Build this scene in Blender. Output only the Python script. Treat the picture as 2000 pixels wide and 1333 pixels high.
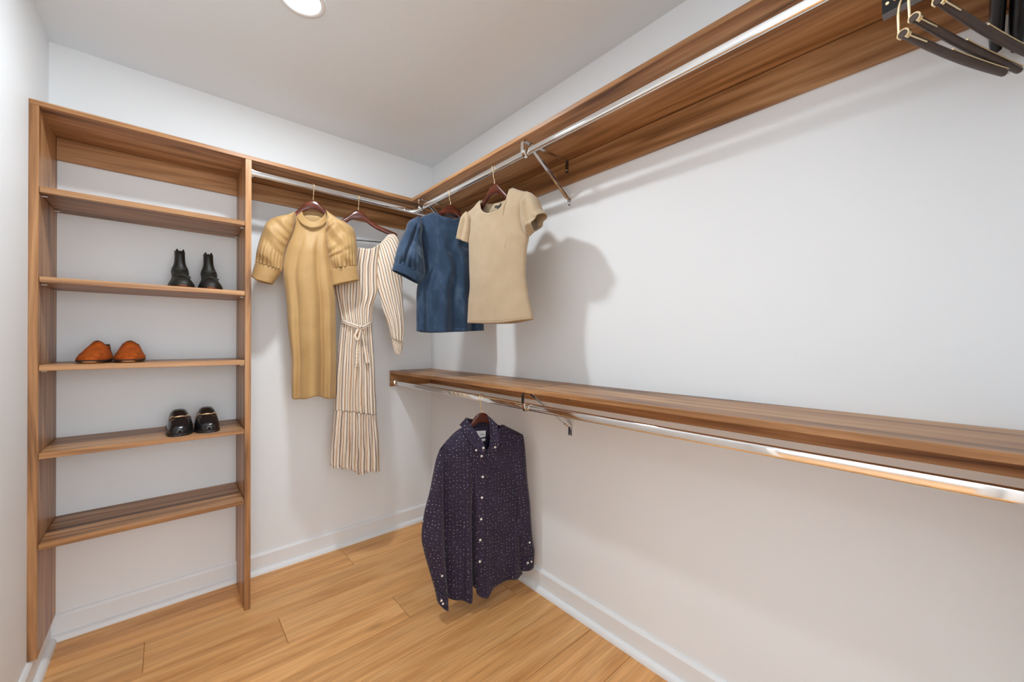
import bpy, bmesh, math, random
from math import sin, cos, pi, radians, sqrt, exp
from mathutils import Vector, Matrix, noise

# ------------------------------------------------------------------ clearing
for o in list(bpy.data.objects):
    bpy.data.objects.remove(o, do_unlink=True)
SC = bpy.context.scene
COL = SC.collection
random.seed(7)

# ------------------------------------------------------------------ camera
# World frame: x runs along the back wall (0 = right wall, -1.75 = left wall),
# y runs towards the back wall (0 = back wall), z up, metres.
cam_d = bpy.data.cameras.new('camera')
cam = bpy.data.objects.new('camera', cam_d)
COL.objects.link(cam)
cam_d.sensor_fit = 'HORIZONTAL'
cam_d.sensor_width = 36.0
cam_d.lens = 768.2 / 2000 * 36.0
cam_d.clip_start = 0.02
YAW, PITCH, ROLL = radians(48.81), 0.00142, 0.0019
_f = Vector((cos(YAW), sin(YAW), 0))
_r = Vector((sin(YAW), -cos(YAW), 0))
_u = Vector((0, 0, 1))
_f2 = _f * cos(PITCH) + _u * sin(PITCH)
_u2 = -_f * sin(PITCH) + _u * cos(PITCH)
_r3 = _r * cos(ROLL) + _u2 * sin(ROLL)
_u3 = -_r * sin(ROLL) + _u2 * cos(ROLL)
cam.matrix_world = Matrix(((_r3.x, _u3.x, -_f2.x, -1.3844),
                           (_r3.y, _u3.y, -_f2.y, -2.4367),
                           (_r3.z, _u3.z, -_f2.z, 1.22),
                           (0, 0, 0, 1)))
SC.camera = cam

# ------------------------------------------------------------------ light and exposure
SC.view_settings.view_transform = 'Standard'
SC.view_settings.look = 'None'
SC.view_settings.gamma = 1.0
SC.view_settings.use_curve_mapping = False
SC.view_settings.exposure = 0.07
SC.cycles.max_bounces = 16
SC.cycles.diffuse_bounces = 12       # a white room lives on interreflection
SC.cycles.glossy_bounces = 6

LIGHT_X, LIGHT_Y = -1.03, -0.893      # the recessed downlight in the ceiling
world = bpy.data.worlds.new('sky')
SC.world = world
world.use_nodes = True
wb = world.node_tree.nodes['Background']
wb.inputs[0].default_value = (0.72, 0.86, 1.0, 1)
wb.inputs[1].default_value = 1.5


def area(name, loc, target, sx, sy, watts, col, shape='RECTANGLE'):
    d = bpy.data.lights.new(name, 'AREA')
    d.shape = shape
    d.size = sx
    if shape == 'RECTANGLE':
        d.size_y = sy
    d.energy = watts
    d.color = col
    o = bpy.data.objects.new(name, d)
    COL.objects.link(o)
    o.location = loc
    o.rotation_euler = (Vector(target) - Vector(loc)).to_track_quat('-Z', 'Y').to_euler()
    return o


area('downlight_lamp', (LIGHT_X, LIGHT_Y, 2.424), (LIGHT_X, LIGHT_Y, 0), 0.11, 0.11, 14.0, (0.905, 0.96, 1.0), 'DISK')
area('bedroom_window_daylight', (-4.9, -2.1, 1.35), (0, -2.1, 1.2), 2.2, 1.7, 19, (0.86, 0.94, 1.0))
area('rear_fill', (-1.35, -4.45, 1.35), (-1.35, 0, 1.1), 1.9, 1.9, 57, (0.905, 0.96, 1.0))  # added unseen lamp behind the camera, frontal fill for the back wall
# added fill lamp beside the camera, unseen, bounced off the ceiling
area('bounce_fill', (-1.33, -2.46, 1.45), (-1.33, -2.40, 2.43), 0.16, 0.16, 8.0, (0.905, 0.96, 1.0)).data.spread = radians(100)
area('bedroom_fill', (-3.0, -2.1, 2.40), (-3.0, -2.1, 0), 1.0, 1.0, 14, (0.92, 0.97, 1.0))  # added unseen lamp, extra fill through the doorway

# ------------------------------------------------------------------ materials
MATS = {}


def nodes_of(name):
    m = bpy.data.materials.new(name)
    m.use_nodes = True
    nt = m.node_tree
    return m, nt, nt.nodes['Principled BSDF'], nt.nodes, nt.links


def ramp(N, stops, interp='LINEAR'):
    r = N.new('ShaderNodeValToRGB')
    cr = r.color_ramp
    cr.interpolation = interp
    while len(cr.elements) < len(stops):
        cr.elements.new(0.5)
    for e, (p, c) in zip(cr.elements, stops):
        e.position = p
        e.color = (c[0], c[1], c[2], 1) if hasattr(c, '__len__') else (c, c, c, 1)
    return r


def math_node(N, L, op, a, b=None):
    n = N.new('ShaderNodeMath')
    n.operation = op
    for i, v in enumerate((a, b)):
        if v is None:
            continue
        if isinstance(v, (int, float)):
            n.inputs[i].default_value = v
        else:
            L.new(v, n.inputs[i])
    return n.outputs[0]


def mix(N, L, fac, a, b, blend='MIX'):
    n = N.new('ShaderNodeMixRGB')
    n.blend_type = blend
    for i, v in enumerate((fac, a, b)):
        if isinstance(v, (int, float)):
            n.inputs[i].default_value = v
        elif hasattr(v, '__len__'):
            n.inputs[i].default_value = (v[0], v[1], v[2], 1)
        else:
            L.new(v, n.inputs[i])
    return n.outputs[0]


def noise_tex(N, L, vec, scale, detail=4, rough=0.55, dist=0.0):
    n = N.new('ShaderNodeTexNoise')
    n.inputs['Scale'].default_value = scale
    n.inputs['Detail'].default_value = detail
    n.inputs['Roughness'].default_value = rough
    n.inputs['Distortion'].default_value = dist
    if vec is not None:
        L.new(vec, n.inputs['Vector'])
    return n.outputs['Fac']


def bump(N, L, P, h, strength, dist=0.002):
    b = N.new('ShaderNodeBump')
    b.inputs['Strength'].default_value = strength
    b.inputs['Distance'].default_value = dist
    L.new(h, b.inputs['Height'])
    L.new(b.outputs[0], P.inputs['Normal'])


def wood(name, axis, dark, mid, light, rough=0.4, across=14, along=0.9, knots=0.0, vary=0.25):
    """Straight-grained board; axis = the way the grain runs."""
    m, nt, P, N, L = nodes_of(name)
    tc = N.new('ShaderNodeTexCoord')
    oi = N.new('ShaderNodeObjectInfo')
    off = N.new('ShaderNodeVectorMath')
    off.operation = 'MULTIPLY_ADD'
    L.new(tc.outputs['Object'], off.inputs[0])
    off.inputs[1].default_value = (1, 1, 1)
    rv = N.new('ShaderNodeCombineXYZ')
    for i, k in enumerate((13.7, 29.1, 7.3)):
        L.new(math_node(N, L, 'MULTIPLY', oi.outputs['Random'], k), rv.inputs[i])
    L.new(rv.outputs[0], off.inputs[2])

    def mapped(al, ac):
        mp = N.new('ShaderNodeMapping')
        mp.inputs['Scale'].default_value = tuple(al if i == axis else ac for i in range(3))
        L.new(off.outputs[0], mp.inputs['Vector'])
        return mp.outputs[0]
    big = noise_tex(N, L, mapped(along, across), 1.0, 3, 0.5, 1.6)
    fine = noise_tex(N, L, mapped(along * 3.5, across * 9), 1.0, 5, 0.65, 0.3)
    r1 = ramp(N, [(0.28, dark), (0.5, mid), (0.72, light)])
    L.new(big, r1.inputs[0])
    r2 = ramp(N, [(0.3, 0.66), (0.6, 1.0)])
    L.new(fine, r2.inputs[0])
    c = mix(N, L, 0.8, r1.outputs[0], r2.outputs[0], 'MULTIPLY')
    if knots:
        v = N.new('ShaderNodeTexVoronoi')
        v.inputs['Scale'].default_value = 1.0
        L.new(mapped(2.6, 6.5), v.inputs['Vector'])
        kr = ramp(N, [(0.0, 1.0), (0.05, 0.85), (0.17, 0.0)])
        L.new(v.outputs['Distance'], kr.inputs[0])
        pick = ramp(N, [(0.66, 0.0), (0.70, 1.0)])
        sep = N.new('ShaderNodeSeparateColor')
        L.new(v.outputs['Color'], sep.inputs[0])
        L.new(sep.outputs[0], pick.inputs[0])
        k = math_node(N, L, 'MULTIPLY', kr.outputs[0], pick.outputs[0])
        k = math_node(N, L, 'MULTIPLY', k, knots)
        c = mix(N, L, k, c, tuple(x * 0.45 for x in dark))
    hv = N.new('ShaderNodeHueSaturation')
    L.new(c, hv.inputs['Color'])
    mr = N.new('ShaderNodeMapRange')
    mr.inputs['To Min'].default_value = 1 - vary
    mr.inputs['To Max'].default_value = 1 + vary * 0.5
    L.new(oi.outputs['Random'], mr.inputs['Value'])
    L.new(mr.outputs[0], hv.inputs['Value'])
    L.new(hv.outputs[0], P.inputs['Base Color'])
    P.inputs['Roughness'].default_value = rough
    P.inputs['Specular IOR Level'].default_value = 0.35
    bump(N, L, P, fine, 0.12, 0.001)
    return m


def plain(name, col, rough=0.5, metal=0.0, noise_amt=0.0, nscale=40, coat=0.0, sheen=0.0, bump_amt=0.0, spec=0.5):
    m, nt, P, N, L = nodes_of(name)
    P.inputs['Base Color'].default_value = (*col, 1)
    P.inputs['Roughness'].default_value = rough
    P.inputs['Metallic'].default_value = metal
    P.inputs['Coat Weight'].default_value = coat
    P.inputs['Sheen Weight'].default_value = sheen
    P.inputs['Specular IOR Level'].default_value = spec
    if noise_amt or bump_amt:
        tc = N.new('ShaderNodeTexCoord')
        f = noise_tex(N, L, tc.outputs['Object'], nscale, 5)
        if noise_amt:
            r = ramp(N, [(0.3, tuple(x * (1 - noise_amt) for x in col)), (0.7, tuple(min(1, x * (1 + noise_amt)) for x in col))])
            L.new(f, r.inputs[0])
            L.new(r.outputs[0], P.inputs['Base Color'])
        if bump_amt:
            bump(N, L, P, f, bump_amt)
    return m


WAL = dict(dark=(0.135, 0.054, 0.019), mid=(0.42, 0.205, 0.083), light=(0.64, 0.375, 0.18))
M_WX = wood('walnut_grain_x', 0, rough=0.38, **WAL, knots=0.5, vary=0.12)
M_WY = wood('walnut_grain_y', 1, rough=0.38, **WAL, knots=0.5, vary=0.12)
M_WZ = wood('walnut_grain_z', 2, rough=0.38, **WAL, knots=0.3, vary=0.12)
OAK = dict(dark=(0.62, 0.29, 0.092), mid=(0.77, 0.40, 0.148), light=(0.86, 0.485, 0.20))
M_OAK = wood('oak_floor', 0, rough=0.42, **OAK, across=11, along=1.1, knots=1.0, vary=0.16)
M_WALL = plain('wall_paint', (0.82, 0.86, 0.888), 0.6, bump_amt=0.03, nscale=220, spec=0.3)
M_CEIL = plain('ceiling_paint', (0.785, 0.86, 0.92), 0.8, bump_amt=0.03, nscale=200, spec=0.2)
M_TRIM = plain('trim_paint', (0.80, 0.835, 0.86), 0.4)
M_CHROME = plain('polished_chrome', (0.86, 0.86, 0.86), 0.06, 1.0)
M_BRONZE = plain('dark_nickel', (0.16, 0.14, 0.13), 0.3, 1.0)
M_BRASS = plain('pale_brass', (0.88, 0.70, 0.42), 0.22, 1.0)
M_MAHOG = wood('mahogany_lacquer', 0, (0.045, 0.008, 0.004), (0.095, 0.019, 0.008), (0.15, 0.033, 0.014), 0.22, 30, 3)
M_DARKBAR = plain('dark_bar', (0.03, 0.022, 0.02), 0.35)
M_BROWNBAR = plain('brown_bar_wrap', (0.060, 0.034, 0.024), 0.5, noise_amt=0.25, nscale=60)
M_BLACKGLOSS = plain('black_lacquer', (0.008, 0.006, 0.006), 0.3, spec=0.35)
M_PIN = plain('steel_pin', (0.7, 0.7, 0.7), 0.3, 1.0)
M_HOLE = plain('pin_hole_liner', (0.55, 0.42, 0.30), 0.6)


def emit(name, col, s):
    m, nt, P, N, L = nodes_of(name)
    P.inputs['Base Color'].default_value = (1, 1, 1, 1)
    P.inputs['Emission Color'].default_value = (*col, 1)
    P.inputs['Emission Strength'].default_value = s
    return m


M_LENS = emit('lit_lens', (1.0, 0.98, 0.95), 6.0)


def cloth_base(name, rough, sheen=0.2, spec=0.3):
    m, nt, P, N, L = nodes_of(name)
    P.inputs['Roughness'].default_value = rough
    P.inputs['Sheen Weight'].default_value = sheen
    P.inputs['Specular IOR Level'].default_value = spec
    uv = N.new('ShaderNodeUVMap')
    uv.uv_map = 'uv'
    return m, nt, P, N, L, uv.outputs[0]


def satin():
    m, nt, P, N, L, uv = cloth_base('tan_satin', 0.52, 0.2, 0.35)
    f = noise_tex(N, L, uv, 9, 3)
    r = ramp(N, [(0.3, (0.40, 0.245, 0.092)), (0.7, (0.46, 0.290, 0.115))])
    L.new(f, r.inputs[0])
    L.new(r.outputs[0], P.inputs['Base Color'])
    bump(N, L, P, noise_tex(N, L, uv, 420, 2), 0.08, 0.001)
    return m


def jersey():
    m, nt, P, N, L, uv = cloth_base('beige_jersey', 0.85, 0.3, 0.2)
    f = noise_tex(N, L, uv, 14, 3)
    r = ramp(N, [(0.3, (0.415, 0.318, 0.205)), (0.7, (0.455, 0.352, 0.232))])
    L.new(f, r.inputs[0])
    L.new(r.outputs[0], P.inputs['Base Color'])
    bump(N, L, P, noise_tex(N, L, uv, 600, 2), 0.15, 0.001)
    return m


def denim():
    m, nt, P, N, L, uv = cloth_base('blue_denim', 0.8, 0.25, 0.25)
    mp = N.new('ShaderNodeMapping')
    mp.inputs['Scale'].default_value = (1.7, 0.8, 1)
    L.new(uv, mp.inputs['Vector'])
    f = noise_tex(N, L, mp.outputs[0], 9, 6, 0.6)
    r = ramp(N, [(0.30, (0.009, 0.025, 0.056)), (0.52, (0.018, 0.043, 0.088)), (0.76, (0.066, 0.110, 0.175))])
    L.new(f, r.inputs[0])
    tw = noise_tex(N, L, uv, 330, 2)
    tr = ramp(N, [(0.35, 0.75), (0.65, 1.2)])
    L.new(tw, tr.inputs[0])
    c = mix(N, L, 0.6, r.outputs[0], tr.outputs[0], 'MULTIPLY')
    L.new(c, P.inputs['Base Color'])
    bump(N, L, P, tw, 0.25, 0.001)
    return m


def striped():
    m, nt, P, N, L, uv = cloth_base('cream_stripes', 0.8, 0.2, 0.2)
    sp = N.new('ShaderNodeSeparateXYZ')
    L.new(uv, sp.inputs[0])
    wob = noise_tex(N, L, uv, 7, 2)
    x = math_node(N, L, 'MULTIPLY_ADD', wob, 0.0)
    w = N.new('ShaderNodeMath')
    w.operation = 'MULTIPLY_ADD'
    L.new(wob, w.inputs[0])
    w.inputs[1].default_value = 0.010
    L.new(sp.outputs[0], w.inputs[2])
    fr = math_node(N, L, 'FRACT', math_node(N, L, 'MULTIPLY', w.outputs[0], 1 / 0.027))
    cream, tan, dk = (0.76, 0.68, 0.57), (0.40, 0.20, 0.085), (0.15, 0.085, 0.075)
    r = ramp(N, [(0.0, cream), (0.28, tan), (0.42, cream), (0.60, cream), (0.78, dk), (0.90, cream)], 'CONSTANT')
    L.new(fr, r.inputs[0])
    L.new(r.outputs[0], P.inputs['Base Color'])
    bump(N, L, P, noise_tex(N, L, uv, 500, 2), 0.12, 0.001)
    return m


def dotted():
    m, nt, P, N, L, uv = cloth_base('navy_dot_poplin', 0.75, 0.12, 0.25)
    v = N.new('ShaderNodeTexVoronoi')
    v.voronoi_dimensions = '2D'
    v.inputs['Scale'].default_value = 66
    v.inputs['Randomness'].default_value = 0.62
    L.new(uv, v.inputs['Vector'])
    r = ramp(N, [(0.0, 1.0), (0.065, 1.0), (0.105, 0.0)])
    L.new(v.outputs['Distance'], r.inputs[0])
    sc = N.new('ShaderNodeSeparateColor')
    L.new(v.outputs['Color'], sc.inputs[0])
    dc = ramp(N, [(0.0, (0.16, 0.14, 0.24)), (0.55, (0.30, 0.27, 0.40)), (0.75, (0.8, 0.78, 0.82))])
    L.new(sc.outputs[0], dc.inputs[0])
    f = noise_tex(N, L, uv, 8, 3)
    b = ramp(N, [(0.3, (0.021, 0.016, 0.036)), (0.7, (0.033, 0.024, 0.052))])
    L.new(f, b.inputs[0])
    L.new(mix(N, L, r.outputs[0], b.outputs[0], dc.outputs[0]), P.inputs['Base Color'])
    return m


M_SATIN, M_JERSEY, M_DENIM, M_STRIPE, M_DOT = satin(), jersey(), denim(), striped(), dotted()
M_BUTTON = plain('pearl_button', (0.85, 0.82, 0.76), 0.25)
M_LABEL = plain('white_woven_label', (0.78, 0.78, 0.76), 0.7)
M_INK = plain('dark_print', (0.02, 0.02, 0.02), 0.7)
M_THREAD = plain('denim_seam_thread', (0.06, 0.09, 0.15), 0.8)
M_BOOT = plain('black_olive_leather', (0.007, 0.0062, 0.0035), 0.55, noise_amt=0.5, nscale=30, bump_amt=0.3)
M_BOOTSOLE = plain('red_tan_outsole', (0.40, 0.13, 0.06), 0.5)
M_ORANGE = plain('orange_suede', (0.31, 0.060, 0.005), 0.85, noise_amt=0.3, nscale=50, spec=0.2)
M_DKBROWN = plain('dark_brown_lining', (0.03, 0.012, 0.008), 0.7)
M_NATSOLE = plain('natural_outsole', (0.62, 0.30, 0.13), 0.55)
M_MULE = plain('black_polished_leather', (0.010, 0.009, 0.010), 0.22, coat=0.3)
M_RUBBER = plain('black_rubber', (0.015, 0.013, 0.013), 0.5)
M_GOLD = plain('antique_gold', (0.75, 0.50, 0.30), 0.28, 1.0)

# ------------------------------------------------------------------ mesh helpers
MW = {}          # world matrix of every parent


def world_of(o):
    return MW.get(o.name, Matrix.Identity(4)) if o else Matrix.Identity(4)


def thing(name, label, cat, loc, rz=0.0, group=None):
    o = bpy.data.objects.new(name, None)
    o.empty_display_size = 0.05
    COL.objects.link(o)
    o.location = loc
    o.rotation_euler = (0, 0, rz)
    o['label'] = label
    o['category'] = cat
    if group:
        o['group'] = group
    MW[o.name] = Matrix.Translation(loc) @ Matrix.Rotation(rz, 4, 'Z')
    return o


def structure(o):
    o['kind'] = 'structure'
    return o


def mk(name, V, F, mat, parent=None, smooth=False, uv=None, local=False, weld=0.0, solid=0.0, label=None, angle=None):
    """one mesh object; V in world metres unless local (then in the parent's frame)"""
    me = bpy.data.meshes.new(name)
    if parent is not None and not local:
        inv = world_of(parent).inverted()
        V = [inv @ Vector(v) for v in V]
    me.from_pydata([tuple(v) for v in V], [], F)
    if uv is not None:
        lay = me.uv_layers.new(name='uv')
        for lp in me.loops:
            lay.data[lp.index].uv = uv[lp.vertex_index]
    bm = bmesh.new()
    bm.from_mesh(me)
    if weld:
        bmesh.ops.remove_doubles(bm, verts=bm.verts, dist=weld)
    bmesh.ops.recalc_face_normals(bm, faces=bm.faces)
    bm.to_mesh(me)
    bm.free()
    me.materials.append(mat)
    if smooth:
        for p in me.polygons:
            p.use_smooth = True
        if angle:
            me.set_sharp_from_angle(angle=angle)
    o = bpy.data.objects.new(name, me)
    COL.objects.link(o)
    if parent is not None:
        o.parent = parent
        MW[o.name] = world_of(parent)
    if solid:
        s = o.modifiers.new('thickness', 'SOLIDIFY')
        s.thickness = solid
        s.offset = 0
    if label:
        o['label'] = label
    return o


def box_data(x0, x1, y0, y1, z0, z1):
    V = [(x, y, z) for x in (x0, x1) for y in (y0, y1) for z in (z0, z1)]
    F = [(0, 1, 3, 2), (4, 6, 7, 5), (0, 4, 5, 1), (2, 3, 7, 6), (0, 2, 6, 4), (1, 5, 7, 3)]
    return V, F


def box(name, b, mat, parent=None, bevel=0.0015, label=None):
    V, F = box_data(*b)
    o = mk(name, V, F, mat, parent, label=label)
    if bevel:
        bm = bmesh.new()
        bm.from_mesh(o.data)
        bmesh.ops.bevel(bm, geom=list(bm.edges), offset=bevel, segments=1, affect='EDGES')
        bm.to_mesh(o.data)
        bm.free()
    return o


def boxes(name, bs, mat, parent=None):
    V, F = [], []
    for b in bs:
        v, f = box_data(*b)
        n = len(V)
        V += v
        F += [tuple(i + n for i in q) for q in f]
    return mk(name, V, F, mat, parent)


def prism(name, poly, axis, a0, a1, mat, parent=None, local=False, bevel=0.0, label=None, smooth=False, uvs=False):
    """extrude a 2-D polygon along an axis; poly holds the other two coordinates in x, y, z order"""
    n = len(poly)

    def p3(p, a):
        q = list(p)
        q.insert(axis, a)
        return tuple(q)
    V = [p3(p, a0) for p in poly] + [p3(p, a1) for p in poly]
    F = [tuple(range(n)), tuple(range(2 * n - 1, n - 1, -1))]
    F += [(i, (i + 1) % n, n + (i + 1) % n, n + i) for i in range(n)]
    uv = [(p[0], p[1]) for p in poly] * 2 if uvs else None
    o = mk(name, V, F, mat, parent, local=local, label=label, uv=uv)
    if bevel:
        bm = bmesh.new()
        bm.from_mesh(o.data)
        bmesh.ops.bevel(bm, geom=list(bm.edges), offset=bevel, segments=2, affect='EDGES')
        bm.to_mesh(o.data)
        bm.free()
    if smooth:
        for p in o.data.polygons:
            p.use_smooth = True
        o.data.set_sharp_from_angle(angle=0.7)
    return o


def catmull(P, n):
    P = [Vector(p) for p in P]
    if len(P) < 3:
        return [P[0].lerp(P[-1], i / (n - 1)) for i in range(n)]
    Q = [P[0] * 2 - P[1]] + P + [P[-1] * 2 - P[-2]]
    d = [0]
    for a, b in zip(P, P[1:]):
        d.append(d[-1] + max((b - a).length, 1e-9))
    out = []
    for i in range(n):
        s = d[-1] * i / (n - 1)
        k = 0
        while k < len(P) - 2 and s > d[k + 1]:
            k += 1
        t = min(1, (s - d[k]) / (d[k + 1] - d[k]))
        a, b, c, e = Q[k:k + 4]
        out.append(0.5 * ((2 * b) + (c - a) * t + (2 * a - 5 * b + 4 * c - e) * t * t + (3 * b - a - 3 * c + e) * t ** 3))
    return out


def tube_data(path, rad, seg=10, caps=True, ry=None):
    """round (or oval) bar swept along a path"""
    P = [Vector(p) for p in path]
    V, F = [], []
    up = Vector((0, 0, 1))
    prev = None
    for i, p in enumerate(P):
        t = (P[min(i + 1, len(P) - 1)] - P[max(i - 1, 0)]).normalized()
        if prev is None:
            s = t.cross(up)
            if s.length < 1e-3:
                s = t.cross(Vector((1, 0, 0)))
            s.normalize()
        else:
            s = (prev - t * prev.dot(t)).normalized()
        prev = s
        w = s.cross(t)
        r = rad[i] if hasattr(rad, '__len__') else rad
        for k in range(seg):
            a = 2 * pi * k / seg
            V.append(p + s * cos(a) * r + w * sin(a) * (r if ry is None else ry))
    for i in range(len(P) - 1):
        for k in range(seg):
            a, b = i * seg + k, i * seg + (k + 1) % seg
            F.append((a, b, b + seg, a + seg))
    if caps:
        F.append(tuple(range(seg - 1, -1, -1)))
        F.append(tuple(range((len(P) - 1) * seg, len(P) * seg)))
    return V, F


def tube(name, path, rad, mat, parent=None, seg=10, local=False, ry=None, label=None):
    V, F = tube_data(path, rad, seg, True, ry)
    return mk(name, V, F, mat, parent, True, local=local, label=label, angle=0.9)


def strip(name, path, wdir, width, thick, mat, parent=None, local=False, label=None):
    """flat bar of the given width along wdir, bent along a path"""
    P = [Vector(p) for p in path]
    wd = Vector(wdir).normalized()
    V, F = [], []
    for i, p in enumerate(P):
        t = (P[min(i + 1, len(P) - 1)] - P[max(i - 1, 0)]).normalized()
        n = t.cross(wd).normalized()
        for a, b in ((-1, -1), (1, -1), (1, 1), (-1, 1)):
            V.append(p + wd * a * width / 2 + n * b * thick / 2)
    for i in range(len(P) - 1):
        for k in range(4):
            a, b = i * 4 + k, i * 4 + (k + 1) % 4
            F.append((a, b, b + 4, a + 4))
    F += [(3, 2, 1, 0), tuple(range(len(V) - 4, len(V)))]
    return mk(name, V, F, mat, parent, local=local, label=label)


def disc(name, c, n, r, thick, mat, parent=None, local=False, seg=16):
    c, n = Vector(c), Vector(n).normalized()
    V, F = tube_data([c - n * thick / 2, c + n * thick * 0.25, c + n * thick / 2], [r, r, r * 0.8], seg)
    return mk(name, V, F, mat, parent, True, local=local, angle=0.8)


# ------------------------------------------------------------------ the room
RX, LX, BY, NY, H = 0.0, -1.75, 0.0, -2.55, 2.435
structure(boxes('wall_back', [(LX - 0.12, 0.12, 0, 0.12, -0.02, H)], M_WALL))
structure(boxes('wall_right', [(0, 0.12, NY - 0.12, 0, -0.02, H)], M_WALL))
P0, P1 = -1.72, -0.90                  # opening added behind the camera to let frontal fill light in
structure(boxes('wall_near', [(P1, 0.0, NY - 0.12, NY, -0.02, H), (LX - 0.12, P0, NY - 0.12, NY, -0.02, H), (P0, P1, NY - 0.12, NY, 2.05, H)], M_WALL))
D0, D1, DH = -2.50, -1.70, 2.04        # the doorway in the left wall, beside the camera
structure(boxes('wall_left', [(LX - 0.12, LX, D1, 0, -0.02, H), (LX - 0.12, LX, NY, D0, -0.02, H),
                              (LX - 0.12, LX, D0, D1, DH, H)], M_WALL))
structure(boxes('ceiling', [(-5.2, 0.12, -4.6, 0.12, H, H + 0.1)], M_CEIL))
structure(boxes('trim_door', [(LX - 0.125, LX + 0.012, D1 - 0.02, D1 + 0.06, 0, DH + 0.06),
                              (LX - 0.125, LX + 0.012, D0 - 0.04, D0 + 0.02, 0, DH + 0.06),
                              (LX - 0.125, LX + 0.012, D0 + 0.02, D1 - 0.02, DH - 0.02, DH + 0.06)], M_TRIM))
# the bedroom through the doorway: it sends the daylight in and shows in the chrome
structure(boxes('wall_bedroom', [(-5.2, LX - 0.12, 0.3, 0.4, -0.02, H), (-5.2, LX - 0.12, -4.6, -4.5, -0.02, H),
                                 (-5.2, -5.1, -4.5, -3.3, -0.02, H), (-5.2, -5.1, -0.9, 0.3, -0.02, H),
                                 (-5.2, -5.1, -3.3, -0.9, -0.02, 0.35), (-5.2, -5.1, -3.3, -0.9, 2.25, H),
                                 (LX - 0.2, LX - 0.12, 0.0, 0.3, -0.02, H), (LX - 0.12, 0.1, -4.6, -4.5, -0.02, H), (0.0, 0.12, -4.6, NY - 0.12, -0.02, H)], M_WALL))
structure(boxes('window_1', [(-5.16, -5.08, -3.3, -3.24, 0.35, 2.25), (-5.16, -5.08, -0.96, -0.9, 0.35, 2.25),
                             (-5.16, -5.08, -2.13, -2.07, 0.35, 2.25), (-5.16, -5.08, -3.3, -0.9, 0.35, 0.41),
                             (-5.16, -5.08, -3.3, -0.9, 2.19, 2.25)], M_TRIM))

# floor: a sub-floor and the planks laid along x, joints as seen
floor = structure(boxes('floor', [(-5.2, 0.12, -4.6, 0.4, -0.05, -0.006)], M_OAK))
row_edges = [0.0, -0.068, -0.258, -0.457, -0.647, -0.833, -1.02, -1.21, -1.402, -1.592, -1.782, -1.972, -2.162, -2.352, -2.545]
joints = {1: [-0.617], 2: [-1.452], 3: [-1.015], 4: [-0.575], 5: [-1.62, -0.115], 6: [-0.95], 7: [-1.35], 8: [-0.72],
          9: [-1.5, -0.2], 10: [-1.1], 11: [-0.6], 12: [-1.4], 13: [-0.9], 0: [-1.1]}
G = 0.0008
for i, (ya, yb) in enumerate(zip(row_edges, row_edges[1:])):
    xs = [LX + 0.001] + sorted(joints[i]) + [-0.001]
    for xa, xb in zip(xs, xs[1:]):
        box('plank', (xa + G, xb - G, yb + G, ya - G, -0.006, 0.0), M_OAK, floor, bevel=0.0011)

# baseboards with a quarter-round shoe
BH = 0.102


def baseboard(name, prof_axis, a0, a1, sgn):
    prof = [(0, 0), (0, BH), (-0.006, BH), (-0.011, BH - 0.007), (-0.013, BH - 0.011), (-0.013, 0)]
    if prof_axis == 'x':       # runs along x, on the back wall
        poly = [(p, z) for p, z in prof]
        return structure(prism(name, poly, 0, a0, a1, M_TRIM))
    poly = [(p * sgn + (0 if sgn > 0 else LX), z) for p, z in prof]
    return structure(prism(name, poly, 1, a0, a1, M_TRIM))


baseboard('baseboard_back', 'x', LX, 0, 1)
baseboard('baseboard_right', 'y', NY, -0.013, 1)
baseboard('baseboard_left', 'y', D1 + 0.062, -0.013, -1)
QR = [(0, 0)] + [(-0.019 * sin(a), 0.024 * cos(a)) for a in [i * pi / 2 / 6 for i in range(7)]]
structure(prism('trim_back', [(p - 0.013, z) for p, z in QR], 0, LX + 0.013, -0.013, M_TRIM, smooth=True))
structure(prism('trim_right', [(p - 0.013, z) for p, z in QR], 1, NY, -0.032, M_TRIM, smooth=True))
structure(prism('trim_left', [(LX + 0.013 - p, z) for p, z in QR], 1, D1 + 0.062, -0.032, M_TRIM, smooth=True))

# ceiling light
cl = thing('ceiling_light', 'round recessed white ceiling downlight, switched on', 'ceiling light', (LIGHT_X, LIGHT_Y, H))
ring = []
for r, z in ((0.080, H - 0.0005), (0.079, H - 0.004), (0.066, H - 0.006), (0.062, H - 0.003)):
    ring.append([(LIGHT_X + r * cos(2 * pi * k / 48), LIGHT_Y + r * sin(2 * pi * k / 48), z) for k in range(48)])
V = [v for rr in ring for v in rr]
F = [(j * 48 + k, j * 48 + (k + 1) % 48, (j + 1) * 48 + (k + 1) % 48, (j + 1) * 48 + k) for j in range(3) for k in range(48)]
mk('trim_ring', V, F, M_TRIM, cl, True)
mk('lens', [(LIGHT_X + 0.0625 * cos(2 * pi * k / 48), LIGHT_Y + 0.0625 * sin(2 * pi * k / 48), H - 0.002) for k in range(48)],
   [tuple(range(48))], M_LENS, cl)

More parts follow.
